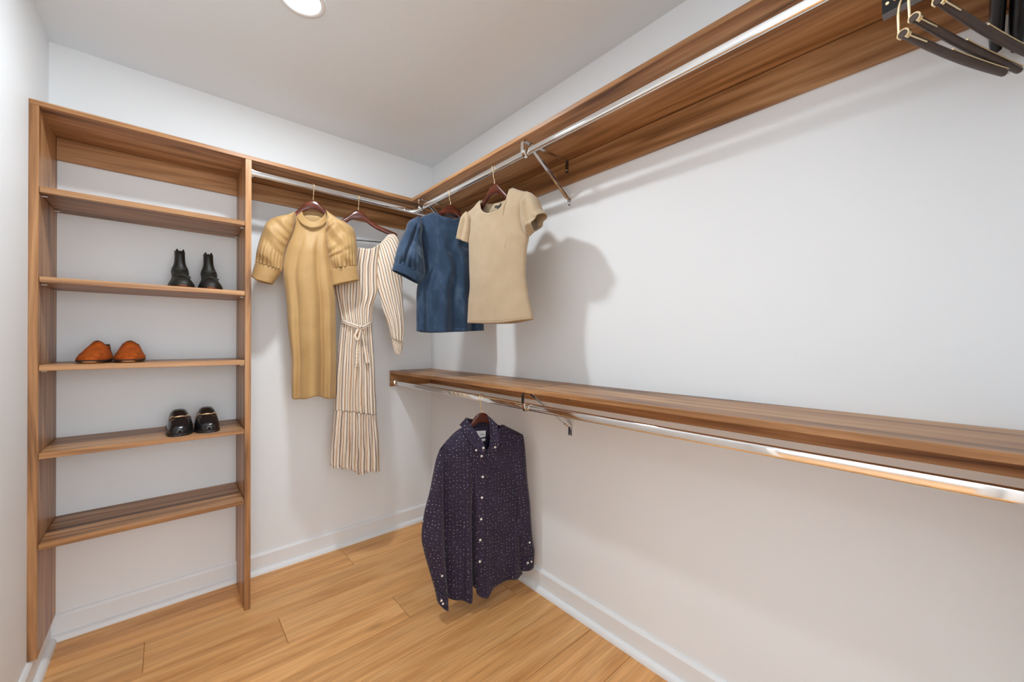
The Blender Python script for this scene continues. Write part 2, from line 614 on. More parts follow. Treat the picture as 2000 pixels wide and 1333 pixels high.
# ------------------------------------------------------------------ bookcase and wall shelves
D = 0.305
ZT, TH = 2.064, 0.018
bc = thing('bookcase', 'tall open walnut shoe shelf unit in the left corner', 'shelf unit', (-1.425, -0.15, 0))
PL = box('side_panel', (LX, LX + 0.0235, -D, -0.001, BH + 0.001, ZT - TH), M_WZ, bc)
PR = prism('side_panel', [(-D, 0), (-0.036, 0), (-0.036, BH + 0.004), (-0.001, BH + 0.004), (-0.001, ZT - TH), (-D, ZT - TH)],
           0, -1.1215, -1.0985, M_WZ, bc, bevel=0.001)
IX0, IX1 = LX + 0.0235, -1.1215
for panel, x, sg in ((PL, IX0, 1), (PR, IX1, -1)):
    V, F = [], []
    for y in (-0.262, -0.05):
        z = 0.25
        while z < 1.95:
            n = len(V)
            for k in range(6):
                a = 2 * pi * k / 6
                V.append((x + sg * 0.0006, y + 0.0027 * cos(a), z + 0.0027 * sin(a)))
            F.append(tuple(range(n, n + 6)))
            z += 0.032
    h = mk('pin_hole_row', V, F, M_HOLE, panel)
    h['kind'] = 'stuff'
SHELF_Z = [1.764, 1.446, 1.134, 0.823, 0.503]
for z in SHELF_Z:
    s = box('shelf', (IX0 + 0.001, IX1 - 0.001, -D + 0.001, -0.003, z - 0.021, z), M_WX, bc)
    for x, sg in ((IX0, 1), (IX1, -1)):
        for y in (-0.262, -0.05):
            tube('shelf_pin', [(x + sg * 0.0005, y, z - 0.0245), (x + sg * 0.014, y, z - 0.0245)], 0.003, M_PIN, s, 8)
box('back_rail', (IX0, IX1, -0.019, -0.001, 1.957, ZT - TH), M_WX, bc)

us = thing('wall_shelf', 'long L-shaped walnut top shelf running along both walls', 'shelf', (-0.15, -0.15, ZT))
box('shelf_board', (LX + 0.0005, -0.0005, -D, -0.0005, ZT - TH, ZT), M_WX, us)
box('shelf_board', (-D, -0.0005, NY + 0.001, -D - 0.0003, ZT - TH, ZT), M_WY, us)
box('cleat', (-1.0982, -0.0005, -0.018, -0.0005, 1.957, ZT - TH - 0.003), M_WX, us)
box('cleat', (-0.018, -0.0005, NY + 0.019, -0.0183, 1.940, ZT - TH - 0.003), M_WY, us)
box('cleat', (-D, -0.0185, NY + 0.0005, NY + 0.018, 1.940, ZT - TH), M_WX, us)

ZL = 1.0315
ls = thing('wall_shelf', 'long low walnut shelf with two butted boards on the right wall', 'shelf', (-0.15, -1.3, ZL))
box('shelf_board', (-D, -0.0005, -1.2835, -0.0005, ZL - TH, ZL), M_WY, ls)
box('shelf_board', (-D, -0.0005, NY + 0.001, -1.2845, ZL - TH - 0.0005, ZL - 0.0005), M_WY, ls)
box('cleat', (-D + 0.0005, -0.0185, -0.018, -0.0005, 0.929, ZL - TH), M_WX, ls)
box('cleat', (-0.018, -0.0005, NY + 0.019, -0.001, 0.930, ZL - TH - 0.0006), M_WY, ls)
box('cleat', (-D + 0.0005, -0.0185, NY + 0.0005, NY + 0.018, 0.929, ZL - TH - 0.0006), M_WX, ls)

# ------------------------------------------------------------------ rods
RODX = -0.275


def stadium(w, h, seg=8):
    r = w / 2
    pts = []
    for k in range(seg + 1):
        a = pi * k / seg
        pts.append((r * cos(a), h / 2 - r + r * sin(a)))
    for k in range(seg + 1):
        a = pi + pi * k / seg
        pts.append((r * cos(a), -(h / 2 - r) + r * sin(a)))
    return pts


def rod(label, axis, a0, a1, c, z, w=0.016, h=0.030):
    mid = (a0 + a1) / 2
    t = thing('closet_rod', label, 'rod', (mid, c, z) if axis == 0 else (c, mid, z))
    pts = [(c + p, z + q) for p, q in stadium(w, h)]
    prism('tube', pts, axis, a0, a1, M_CHROME, t, smooth=True)
    return t


def flange(t, axis, a, b, c, z):
    pts = [(c + p, z + q) for p, q in stadium(0.024, 0.040)]
    prism('end_socket', pts, axis, a, b, M_CHROME, t, smooth=True)


ZR, ZRL = 2.0, 0.953
r1 = rod('chrome hanging rod along the back wall above the two dresses', 0, -1.0975, -0.205, RODX, ZR)
flange(r1, 0, -1.0979, -1.088, RODX, ZR)
r2 = rod('long chrome hanging rod under the top shelf on the right wall', 1, NY + 0.019, RODX - 0.0105, RODX, ZR)
prism('corner_collar', [(RODX + p, ZR + q) for p, q in stadium(0.021, 0.036)], 1, RODX - 0.075, RODX - 0.0095, M_CHROME, r2, smooth=True)
flange(r2, 1, NY + 0.0185, NY + 0.028, RODX, ZR)
r3 = rod('long chrome hanging rod under the low shelf, holding the navy shirt', 1, NY + 0.019, -0.0185, RODX, ZRL)
flange(r3, 1, -0.030, -0.0185, RODX, ZRL)
flange(r3, 1, NY + 0.0185, NY + 0.030, RODX, ZRL)


# ------------------------------------------------------------------ brackets
def bracket(label, y, zs, zr, zw, group=None, tab=True):
    """zs = underside of shelf, zr = rod centre, zw = foot of the strut on the wall"""
    t = thing('shelf_bracket', label, 'bracket', (-0.02, y, zs), 0, group)
    zt = zs - 0.003
    strip('arm', [(-0.019, y, zt), (-0.292, y, zt)], (0, 1, 0), 0.016, 0.004, M_CHROME, t)
    if tab:
        strip('wall_tab', [(-0.0205, y, zt - 0.002), (-0.0205, y, zs - 0.058)], (0, 1, 0), 0.015, 0.003, M_BRONZE, t)
        disc('screw', (-0.0225, y, zs - 0.046), (-1, 0, 0), 0.0038, 0.003, M_CHROME, t)
    # rod hook: down in front of the rod and under it
    hp = [(-0.284, y, zt - 0.001), (-0.295, y, zt - 0.004), (-0.2965, y, zr + 0.012)]
    hp += [(RODX + 0.0205 * cos(a), y, zr + 0.0015 + 0.0205 * sin(a)) for a in [radians(d) for d in (180, 205, 230, 255, 280, 305, 330, 350)]]
    strip('rod_hook', hp, (0, 1, 0), 0.016, 0.003, M_CHROME, t)
    # diagonal strut: a channel with two lips
    A, B = Vector((-0.243, y, zt - 0.004)), Vector((-0.008, y, zw + 0.02))
    st = strip('strut', [A, B, (-0.0025, y, zw + 0.012), (-0.0025, y, zw - 0.026)], (0, 1, 0), 0.021, 0.003, M_CHROME, t)
    d = (B - A).normalized()
    n = d.cross(Vector((0, 1, 0))).normalized()
    if n.x > 0:
        n = -n
    for sg in (-1, 1):
        strip('lip', [A + Vector((0, sg * 0.0098, 0)) + n * 0.004, B + Vector((0, sg * 0.0098, 0)) + n * 0.004], n, 0.009, 0.0018, M_CHROME, st)
    disc('screw', (-0.0052, y, zw - 0.012), (-1, 0, 0), 0.0042, 0.003, M_BRONZE, t)
    return t


bracket('chrome shelf bracket with diagonal strut beside the beige tee', -1.255, ZT - TH, ZR, 1.858)
bracket('chrome shelf bracket near the corner, partly behind the denim top', -0.375, ZT - TH, ZR, 1.858)
bracket('chrome bracket under the low shelf beside the navy shirt', -1.262, ZL - TH, ZRL, 0.818)

# ------------------------------------------------------------------ garments
# Outlines are in metres in each garment's own hanging plane: (sideways, height) from its hook point.
GD = {
    'tan': {
        'collar_top': [(-0.0521, -0.1243), (-0.0361, -0.1631), (-0.0133, -0.181), (0.0097, -0.1835), (0.0329, -0.168), (0.0515, -0.1399), (0.0562, -0.116)],
        'collar_base': [(-0.0767, -0.1501), (-0.0632, -0.179), (-0.0428, -0.2021), (-0.0063, -0.2161), (0.026, -0.2075), (0.0516, -0.1892), (0.0704, -0.1481)],
        'seamL': [(-0.0794, -0.1444), (-0.0815, -0.1881), (-0.0949, -0.2457), (-0.1149, -0.2985), (-0.1281, -0.3579), (-0.1346, -0.4267)],
        'seamR': [(0.069, -0.1424), (0.062, -0.1983), (0.0621, -0.2428), (0.067, -0.2844), (0.0767, -0.3413), (0.0888, -0.4299)],
        'left': [(-0.1346, -0.4267), (-0.1232, -0.5349), (-0.1164, -0.6107), (-0.114, -0.6664), (-0.1049, -0.7704), (-0.0964, -0.8595), (-0.0955, -0.9588), (-0.093, -1.0607)],
        'right': [(0.0888, -0.4299), (0.0986, -0.5084), (0.1036, -0.5768), (0.1053, -0.693), (0.1067, -0.8488), (0.1062, -1.0733)],
        'hem': [(-0.093, -1.0607), (-0.0704, -1.0669), (-0.0248, -1.0641), (0.0169, -1.0532), (0.0498, -1.0652), (0.1062, -1.0733)],
        'sLout': [(-0.0781, -0.1473), (-0.1026, -0.1578), (-0.1621, -0.1774), (-0.1966, -0.2038), (-0.2158, -0.2505), (-0.2305, -0.3015), (-0.2418, -0.3593), (-0.2472, -0.4041)],
        'cLtop': [(-0.2472, -0.4041), (-0.2196, -0.4119), (-0.1723, -0.426), (-0.1352, -0.4335)],
        'cLbot': [(-0.2638, -0.4716), (-0.2301, -0.4918), (-0.1743, -0.5036)],
        'cLin': [(-0.1461, -0.4367), (-0.1721, -0.5034)],
        'sRout': [(0.0602, -0.115), (0.1152, -0.1505), (0.159, -0.1693), (0.191, -0.1952), (0.2011, -0.2369), (0.2062, -0.3087), (0.2064, -0.381)],
        'cRtop': [(0.0822, -0.4136), (0.1375, -0.4045), (0.2064, -0.3864)],
        'cRbot': [(0.092, -0.4961), (0.1597, -0.4774), (0.2178, -0.4607)],},
    'str': {
        'neck': [(-0.096, -0.2403), (-0.0708, -0.2654), (-0.0015, -0.2758), (0.064, -0.2757), (0.112, -0.2403), (0.1581, -0.1817)],
        'sOut': [(0.1581, -0.1817), (0.1899, -0.1727), (0.2105, -0.2038), (0.2219, -0.3112), (0.2292, -0.4177), (0.2365, -0.5825), (0.2424, -0.7012), (0.237, -0.7882)],
        'sIn': [(0.112, -0.2403), (0.1015, -0.3348), (0.099, -0.4257), (0.1046, -0.5019), (0.1236, -0.5863), (0.1551, -0.6796), (0.1758, -0.7652)],
        'cuffbot': [(0.1926, -0.8457), (0.212, -0.8574), (0.2287, -0.8431)],
        'bodR': [(0.112, -0.2403), (0.1015, -0.3348), (0.099, -0.4257), (0.0992, -0.5022), (0.0753, -0.588), (0.0702, -0.6812)],
        'bodL': [(-0.1135, -0.2693), (-0.1208, -0.3518), (-0.1231, -0.4338), (-0.1204, -0.5128), (-0.1002, -0.5967), (-0.0812, -0.6757)],
        'belt': [(-0.0825, -0.6703), (-0.0367, -0.6887), (0.015, -0.7045), (0.0465, -0.6928), (0.0702, -0.6783)],
        'skL': [(-0.0812, -0.6757), (-0.0996, -0.8486), (-0.1142, -1.0532), (-0.1164, -1.1459)],
        'skR': [(0.0702, -0.6812), (0.0786, -0.8306), (0.0869, -0.9776), (0.0954, -1.1872)],
        'seam': [(-0.1164, -1.1459), (-0.0125, -1.1606), (0.0954, -1.1872)],
        'rL': [(-0.1164, -1.1459), (-0.1261, -1.257), (-0.1357, -1.4112), (-0.1331, -1.4441)],
        'rR': [(0.0954, -1.1872), (0.1078, -1.3297), (0.1122, -1.4974)],
        'hem': [(-0.1331, -1.4441), (-0.0502, -1.4562), (-0.004, -1.481), (0.0168, -1.4945), (0.0562, -1.4852), (0.1122, -1.4974)],
        'tail1': [(0.0072, -0.7169), (-0.0028, -0.8155), (-0.0051, -0.9139)],
        'tail2': [(0.02, -0.7195), (0.0356, -0.8157), (0.0462, -0.8984)],},
    'den': {
        'collar_top': [(-0.074, -0.1195), (-0.0552, -0.1377), (-0.0247, -0.1493), (0.0061, -0.1489), (0.0335, -0.1378), (0.0472, -0.1183)],
        'collar_base': [(-0.0858, -0.1316), (-0.0621, -0.1543), (-0.0408, -0.1632), (-0.0015, -0.1699), (0.0379, -0.1595), (0.0545, -0.1334)],
        'shL': [(-0.0784, -0.1217), (-0.093, -0.12), (-0.131, -0.1394), (-0.1671, -0.1547)],
        'sOut': [(-0.1712, -0.1584), (-0.2064, -0.1784), (-0.2213, -0.1955), (-0.2311, -0.2271), (-0.2532, -0.2775), (-0.2733, -0.3322), (-0.2869, -0.3959)],
        'seam': [(-0.1712, -0.1609), (-0.1507, -0.1967), (-0.1557, -0.2512), (-0.1453, -0.3091), (-0.1375, -0.3624), (-0.1304, -0.4185)],
        'cTop': [(-0.2869, -0.3959), (-0.2243, -0.4183), (-0.1706, -0.4395), (-0.1348, -0.4446)],
        'cBot': [(-0.2965, -0.434), (-0.2356, -0.4585), (-0.1781, -0.4873), (-0.1654, -0.4903)],
        'left': [(-0.126, -0.4148), (-0.1689, -0.493), (-0.1748, -0.6016), (-0.1745, -0.7279)],
        'hem': [(-0.1745, -0.7279), (-0.1323, -0.7341), (-0.053, -0.7342), (0.029, -0.7292), (0.071, -0.7274), (0.1867, -0.7204)],
        'right': [(0.1477, -0.3326), (0.1655, -0.4277), (0.1775, -0.5654), (0.1867, -0.7204)],},
    'tee': {
        'neckF': [(-0.0808, -0.1255), (-0.0702, -0.1508), (-0.0528, -0.1817), (-0.0121, -0.2048), (0.0338, -0.2103), (0.0718, -0.2008), (0.0996, -0.1783), (0.1086, -0.1496), (0.1164, -0.122)],
        'neckB': [(-0.1027, -0.1149), (-0.0835, -0.1316), (-0.0263, -0.1429), (0.0298, -0.1449), (0.0774, -0.1362), (0.0977, -0.1114)],
        'shL': [(-0.0917, -0.1202), (-0.1547, -0.149), (-0.1832, -0.1549)],
        'shR': [(0.107, -0.1167), (0.2019, -0.1584)],
        'seamL': [(-0.1832, -0.1549), (-0.1605, -0.1919), (-0.1589, -0.2463), (-0.1699, -0.3058)],
        'seamR': [(0.2019, -0.1584), (0.1781, -0.2118), (0.1708, -0.262), (0.1824, -0.314), (0.2023, -0.3434)],
        'sLout': [(-0.1832, -0.1549), (-0.1999, -0.1626), (-0.2176, -0.1873), (-0.2409, -0.2305), (-0.2566, -0.2707)],
        'sLbot': [(-0.2566, -0.2707), (-0.2134, -0.2859), (-0.1699, -0.3058)],
        'sRout': [(0.2019, -0.1584), (0.2256, -0.1722), (0.2583, -0.2055), (0.2775, -0.2453), (0.2966, -0.2682)],
        'sRbot': [(0.2966, -0.2682), (0.2651, -0.2924), (0.2423, -0.3275)],
        'sRin': [(0.2023, -0.3434), (0.2162, -0.3311), (0.241, -0.3273)],
        'left': [(-0.1699, -0.3058), (-0.1658, -0.4271), (-0.161, -0.521), (-0.1705, -0.5842), (-0.1796, -0.6912)],
        'right': [(0.2023, -0.3434), (0.1911, -0.3907), (0.1856, -0.4715), (0.1886, -0.5276), (0.2058, -0.6104), (0.2282, -0.6879)],
        'hem': [(-0.1796, -0.6912), (-0.038, -0.6979), (0.0853, -0.6998), (0.169, -0.693), (0.2282, -0.6879)],
        'mark': [(-0.0231, -0.1576), (-0.003, -0.1552), (0.0167, -0.1506), (-0.003, -0.1739)],},
    'nav': {
        'leafL': [(-0.0768, -0.0811), (-0.0575, -0.1172), (-0.0308, -0.1611), (-0.0062, -0.2031), (-0.0037, -0.2196), (-0.0184, -0.239), (-0.0452, -0.2338), (-0.0694, -0.1944), (-0.0981, -0.1389), (-0.1075, -0.1176)],
        'leafR': [(0.0233, -0.0807), (0.0308, -0.0963), (0.0284, -0.1455), (0.021, -0.1894), (0.0161, -0.2123), (0.0487, -0.2346), (0.0613, -0.2122), (0.0688, -0.1656), (0.0687, -0.1229), (0.0433, -0.0949)],
        'neck': [(-0.1004, -0.1232), (-0.0495, -0.1603), (-0.0099, -0.2536), (0.025, -0.2146), (0.0785, -0.1287)],
        'shL': [(-0.0918, -0.13), (-0.1241, -0.146), (-0.1705, -0.187), (-0.2007, -0.2266)],
        'shR': [(0.0902, -0.1356), (0.1289, -0.1449), (0.1991, -0.1831), (0.2198, -0.204)],
        'sLout': [(-0.212, -0.2125), (-0.2253, -0.2489), (-0.2397, -0.3182), (-0.2539, -0.387), (-0.2757, -0.4695), (-0.2875, -0.5662), (-0.2753, -0.6411), (-0.2532, -0.7231), (-0.2308, -0.8059)],
        'sLin': [(-0.1803, -0.1754), (-0.1938, -0.2548), (-0.1959, -0.324), (-0.1933, -0.47), (-0.1899, -0.6007), (-0.1884, -0.6593), (-0.1813, -0.7461), (-0.1743, -0.8355)],
        'cLbot': [(-0.2195, -0.8605), (-0.172, -0.9108)],
        'sRout': [(0.1923, -0.1799), (0.2072, -0.1986), (0.2198, -0.3211), (0.2299, -0.434), (0.2434, -0.5504), (0.2525, -0.6715), (0.2677, -0.7619)],
        'sRin': [(0.1573, -0.1792), (0.1523, -0.3131), (0.1578, -0.4237), (0.1634, -0.5371), (0.1744, -0.6567), (0.1907, -0.7607)],
        'cRbot': [(0.1963, -0.8407), (0.2623, -0.8382)],
        'left': [(-0.2007, -0.2266), (-0.205, -0.3822), (-0.2001, -0.4978), (-0.1904, -0.6836), (-0.176, -0.8897)],
        'right': [(0.2087, -0.1955), (0.2062, -0.3155), (0.2094, -0.5064), (0.2125, -0.6925), (0.2184, -0.8769)],
        'hem': [(-0.1808, -0.8765), (-0.1292, -0.8896), (-0.0656, -0.9011), (-0.0645, -0.8639), (-0.0375, -0.8682), (-0.0325, -0.8859), (0.0023, -0.8993), (0.0225, -0.8947), (0.0427, -0.871), (0.0891, -0.864), (0.1564, -0.8639), (0.2091, -0.8638)],
        'buttons': [(-0.0128, -0.216), (-0.0186, -0.2539), (-0.0126, -0.3498), (-0.0182, -0.4418), (-0.0219, -0.5386), (-0.0266, -0.6315), (-0.0288, -0.7281)],
        'cbut': [(-0.0485, -0.2216), (0.0423, -0.2173)],
        'pocket': [(0.0231, -0.3272), (0.1384, -0.3383), (0.1387, -0.4986), (0.0234, -0.4801)],
        'cutL': [(-0.2049, -0.743), (-0.2083, -0.8449), (-0.2024, -0.8589)],
        'cutR': [(0.2301, -0.7025), (0.2211, -0.7988), (0.2404, -0.7974)],
        'label': [(-0.0192, -0.1568), (0.0283, -0.1585), (0.027, -0.1878), (-0.0025, -0.1913)],
        'label2': [(0.0052, -0.1967), (0.0258, -0.195), (0.0258, -0.2072), (0.0129, -0.2084)],
        'pl': [(-0.029, -0.2555), (-0.0287, -0.3508), (-0.0335, -0.4199), (-0.0357, -0.5403), (-0.0379, -0.6327), (-0.0425, -0.7361), (-0.0447, -0.8514)],},
}


def sstep(x, a, b):
    t = max(0.0, min(1.0, (x - a) / (b - a)))
    return t * t * (3 - 2 * t)


def by_u(P, n, u0=None, u1=None):
    """sample a left-to-right curve at even sideways steps"""
    D_ = catmull([(p[0], p[1], 0) for p in P], 400)
    u0 = D_[0].x if u0 is None else u0
    u1 = D_[-1].x if u1 is None else u1
    out = []
    k = 0
    for i in range(n):
        u = u0 + (u1 - u0) * i / (n - 1)
        k = 0
        while k < len(D_) - 2 and D_[k + 1].x < u:
            k += 1
        a, b = D_[k], D_[k + 1]
        t = 0 if abs(b.x - a.x) < 1e-9 else max(0, min(1, (u - a.x) / (b.x - a.x)))
        out.append(Vector((u, a.y + (b.y - a.y) * t)))
    return out


def by_len(P, n):
    return [Vector((p.x, p.y)) for p in catmull([(p[0], p[1], 0) for p in P], n)]


def coons(T_, L_, R_, B_, ns, nt, mono=True):
    f = by_u if mono else by_len
    t_, b_ = f(T_, ns + 1), f(B_, ns + 1)
    l_, r_ = by_len(L_, nt + 1), by_len(R_, nt + 1)
    c00, c10, c01, c11 = t_[0], t_[-1], b_[0], b_[-1]
    l_ = [p + (c00 - l_[0]) * (1 - i / nt) + (c01 - l_[-1]) * (i / nt) for i, p in enumerate(l_)]
    r_ = [p + (c10 - r_[0]) * (1 - i / nt) + (c11 - r_[-1]) * (i / nt) for i, p in enumerate(r_)]
    g = []
    for j in range(nt + 1):
        t = j / nt
        row = []
        for i in range(ns + 1):
            s = i / ns
            p = t_[i] * (1 - t) + b_[i] * t + l_[j] * (1 - s) + r_[j] * s
            p -= (c00 * (1 - s) + c10 * s) * (1 - t) + (c01 * (1 - s) + c11 * s) * t
            row.append(p)
        g.append(row)
    return g


def garment(name, parent, mat, T_, L_, R_, B_, front, back, d0=0.0, top_back=None, ns=70, nt=70, mono=True, uvf=None, solid=0.0025, label=None):
    """a tube of cloth: front and back sheets over a traced patch, joined at the sides.
    front/back(s, t, u, z) give the distance of each sheet from the hanging plane (towards / away from the viewer)."""
    gf = coons(T_, L_, R_, B_, ns, nt, mono)
    gb = coons(top_back, L_, R_, B_, ns, nt, mono) if top_back else gf
    V, UV, F = [], [], []
    dep = []
    for g, sg, fn in ((gf, 1, front), (gb, -1, back)):
        for j in range(nt + 1):
            for i in range(ns + 1):
                p = g[j][i]
                s, t = i / ns, j / nt
                d = d0 + sg * fn(s, t, p.x, p.y)
                V.append((p.x, -d, p.y))
                if sg > 0:
                    dep.append((p.x, p.y, d))
                w = uvf(s, t, p.x, p.y) if uvf else (p.x, p.y)
                UV.append((w[0] + (0 if sg > 0 else 3.3), w[1]))
    n1 = (ns + 1) * (nt + 1)
    for base in (0, n1):
        for j in range(nt):
            for i in range(ns):
                a = base + j * (ns + 1) + i
                F.append((a, a + 1, a + ns + 2, a + ns + 1))
    o = mk(name, V, F, mat, parent, True, UV, True, weld=0.0004, solid=solid, label=label)
    return o, dep


def depth_at(dep, u, z):
    return min(dep, key=lambda q: (q[0] - u) ** 2 + (q[1] - z) ** 2)[2]


def belly(s, p=0.6):
    return max(0.0, 1 - (2 * s - 1) ** 2) ** p


def crease(s, t, specs):
    """sum of hanging folds: (s_top, s_bottom, width, amp_top, amp_bottom)"""
    d = 0.0
    for a, b, w, h0, h1 in specs:
        c = a + (b - a) * t
        d += (h0 + (h1 - h0) * t) * exp(-((s - c) / w) ** 2)
    return d


def lin(P, u):
    if u <= P[0][0]:
        return P[0][1]
    for a, b in zip(P, P[1:]):
        if u <= b[0]:
            return a[1] + (b[1] - a[1]) * (u - a[0]) / max(1e-6, b[0] - a[0])
    return P[-1][1]


def drop(P, u, z, d=0.085):
    """how far the cloth has rounded out below the shoulder line P"""
    return sqrt(max(0.0, min(1.0, (lin(P, u) - z) / d)))


def wrinkle(u, z, sx, sz, amp, seed=0.0):
    return amp * noise.noise(Vector((u * sx + seed, z * sz, seed * 1.7)))


def collar_ring(name, parent, mat, top, base, back_top, back_base, depth, solid=0.003, d0=0.0, label=None):
    """stand collar: traced front band plus a plain band round the back of the neck"""
    n = 40
    ft, fb = by_len(top, n + 1), by_len(base, n + 1)
    V, UV, F = [], [], []
    rows = 5
    for r in range(rows + 1):
        k = r / rows
        for i in range(n + 1):
            p = ft[i] * (1 - k) + fb[i] * k
            d = d0 + (depth + 0.004 * k) * sin(pi * i / n)
            V.append((p.x, -d, p.y))
            UV.append((p.x, p.y))
        for i in range(1, n):
            s = i / n
            pt = ft[-1] * (1 - s) + ft[0] * s
            pb = fb[-1] * (1 - s) + fb[0] * s
            zt = pt.y + back_top * sin(pi * s)
            zb = pb.y + back_base * sin(pi * s)
            u = pt.x * (1 - k) + pb.x * k
            d = d0 - depth * sin(pi * s)
            V.append((u, -d, zt * (1 - k) + zb * k))
            UV.append((u + 3.0, zt * (1 - k) + zb * k))
    m = 2 * n
    for r in range(rows):
        for i in range(m):
            a, b = r * m + i, r * m + (i + 1) % m
            F.append((a, b, b + m, a + m))
    return mk(name, V, F, mat, parent, True, UV, True, solid=solid, label=label)


def patch(name, parent, mat, poly, d, thick=0.003, smooth_n=0, uvoff=0.0, label=None, curve=None):
    """flat cut piece lying on a garment, with its own thickness"""
    pts = [tuple(p) for p in poly]
    if smooth_n:
        q = catmull([(p[0], p[1], 0) for p in pts + pts[:1]], smooth_n + 1)[:-1]
        pts = [(p.x, p.y) for p in q]
    n = len(pts)
    fn = curve or (lambda u, z: d)
    V = [(u, -fn(u, z), z) for u, z in pts] + [(u, -fn(u, z) + thick, z) for u, z in pts]
    F = [tuple(range(n)), tuple(range(2 * n - 1, n - 1, -1))] + [(i, (i + 1) % n, n + (i + 1) % n, n + i) for i in range(n)]
    return mk(name, V, F, mat, parent, False, [(u + uvoff, z) for u, z in pts] * 2, True, label=label)


def ribbon(name, parent, mat, P, w, dfun, thick=0.003, n=40, label=None, uv0=0.0):
    """band of cloth following a traced line, standing just proud of the cloth under it"""
    c = by_len(P, n)
    V, UV, F = [], [], []
    ln = 0
    for i, p in enumerate(c):
        a, b = c[max(i - 1, 0)], c[min(i + 1, n - 1)]
        t = (b - a).normalized()
        q = Vector((-t.y, t.x))
        if i:
            ln += (p - c[i - 1]).length
        for sd, dd in ((-1, 0), (0, 0.0015), (1, 0), (1, -thick), (-1, -thick)):
            e = p + q * sd * w / 2
            V.append((e.x, -(dfun(e.x, e.y) + dd), e.y))
            UV.append((uv0 + sd * w / 2, ln))
    for i in range(n - 1):
        for k in range(5):
            a, b = i * 5 + k, i * 5 + (k + 1) % 5
            F.append((a, b, b + 5, a + 5))
    F += [(4, 3, 2, 1, 0), tuple(range(len(V) - 5, len(V)))]
    return mk(name, V, F, mat, parent, True, UV, True, label=label, angle=0.8)


def frame_angle(ex, ey):
    return math.atan2(ey, ex)


HOOK = {'tan': (-0.832, -0.275, ZR), 'str': (-0.606, -0.275, ZR), 'den': (RODX, -0.68, ZR), 'tee': (RODX, -1.047, ZR), 'nav': (RODX, -0.955, ZRL)}
ANG = {'tan': frame_angle(.94, -.34), 'str': frame_angle(.94, -.34), 'den': frame_angle(.96, -.28), 'tee': frame_angle(.1, -.995), 'nav': frame_angle(.95, -.31)}


def hanger(key, label, slope=0.55, half=0.205, rod_axis=1, bar=True):
    """wooden suit hanger: bent arms with a rounded hump, wire hook over the rod, trouser bar"""
    t = thing('clothes_hanger', label, 'hanger', HOOK[key], ANG[key], 'mahogany hangers with brass hooks')
    n = 48
    V, F = [], []
    K = 10

    TOP = [(0, -.066), (.02, -.072), (.035, -.086), (.05, -.103), (.075, -.122), (.1, -.137), (.15, -.155), (.21, -.175)]
    BOT = [(0, -.112), (.02, -.114), (.04, -.126), (.06, -.142), (.1, -.164), (.15, -.182), (.21, -.201)]

    def look(T_, x):
        a = abs(x)
        for (x0, z0), (x1, z1) in zip(T_, T_[1:]):
            if a <= x1:
                z = z0 + (z1 - z0) * (a - x0) / (x1 - x0)
                break
        return z - max(0, a - 0.05) * (slope - 1) * 0.62
    zt = lambda x: look(TOP, x)
    zb = lambda x: look(BOT, x)
    for i in range(n + 1):
        x = -half + 2 * half * i / n
        top, bot = zt(x), min(zb(x), zt(x) - 0.020)
        e = min(1, (half - abs(x)) / 0.012 + 0.45)
        m, hh = (top + bot) / 2, (top - bot) / 2 * e
        for k in range(K):
            a = 2 * pi * k / K
            ca, sa = cos(a), sin(a)
            V.append((x, 0.0065 * math.copysign(abs(ca) ** 0.6, ca), m + hh * math.copysign(abs(sa) ** 0.6, sa)))
    for i in range(n):
        for k in range(K):
            a, b = i * K + k, i * K + (k + 1) % K
            F.append((a, b, b + K, a + K))
    F += [tuple(range(K)), tuple(range(n * K, n * K + K))]
    mk('shoulder_arms', V, F, M_MAHOG, t, True, local=True, angle=1.0)
    # hook: swivelled square to the rod whichever way the hanger faces
    d = Vector((-1, 0, 0)) if rod_axis == 1 else Vector((0, -1, 0))   # towards the room
    d = Matrix.Rotation(-ANG[key], 3, 'Z') @ d
    R = 0.0205
    path = [Vector((0, 0, -0.070)), Vector((0, 0, -0.052)), d * 0.006 + Vector((0, 0, -0.040))]
    for dg in list(range(-58, 200, 14)):
        a = radians(dg)
        path.append(d * (R * 0.74 * cos(a)) + Vector((0, 0, 0.0015 + R * sin(a) * 0.92)))
    tube('hook', catmull(path, 46), 0.0019, M_BRASS, t, 8, local=True)
    if bar:
        zbar = zt(half) - 0.056
        pa = [(-half + 0.012, 0, zt(half) - 0.012), (-half + 0.020, 0, zbar + 0.010), (-half + 0.034, 0, zbar),
              (half - 0.034, 0, zbar), (half - 0.020, 0, zbar + 0.010), (half - 0.012, 0, zt(half) - 0.012)]
        tube('trouser_bar', pa, 0.0038, M_DARKBAR, t, 10, local=True)
    return t


# ---- tan satin dress
hanger('tan', 'mahogany wooden hanger inside the tan satin dress', 1.55, 0.150, 0, bar=False)
g = GD['tan']
tan = thing('satin_dress', 'short tan satin dress with puff sleeves hanging on the back rod', 'dress', HOOK['tan'], ANG['tan'])
neck_back = [(-0.0767, -0.150), (-0.04, -0.139), (0, -0.136), (0.04, -0.138), (0.0704, -0.148)]
TAN_F = [(0.14, 0.06, 0.05, 0.0, 0.012), (0.30, 0.18, 0.05, -0.006, -0.014), (0.47, 0.47, 0.16, 0.004, 0.020), (0.73, 0.67, 0.06, -0.008, -0.032),
         (0.90, 0.87, 0.05, 0.002, 0.018)]


def tan_front(s, t, u, z):
    r = 0.45 + 0.55 * sstep(t, 0, 0.15)
    e = belly(s, 0.5)
    return (0.046 * e * r + crease(s, t, TAN_F) * sstep(e, 0, 0.6) * sstep(t, 0.02, 0.2)
            + wrinkle(u, z, 26, 7, 0.0035, 3.1) * e)


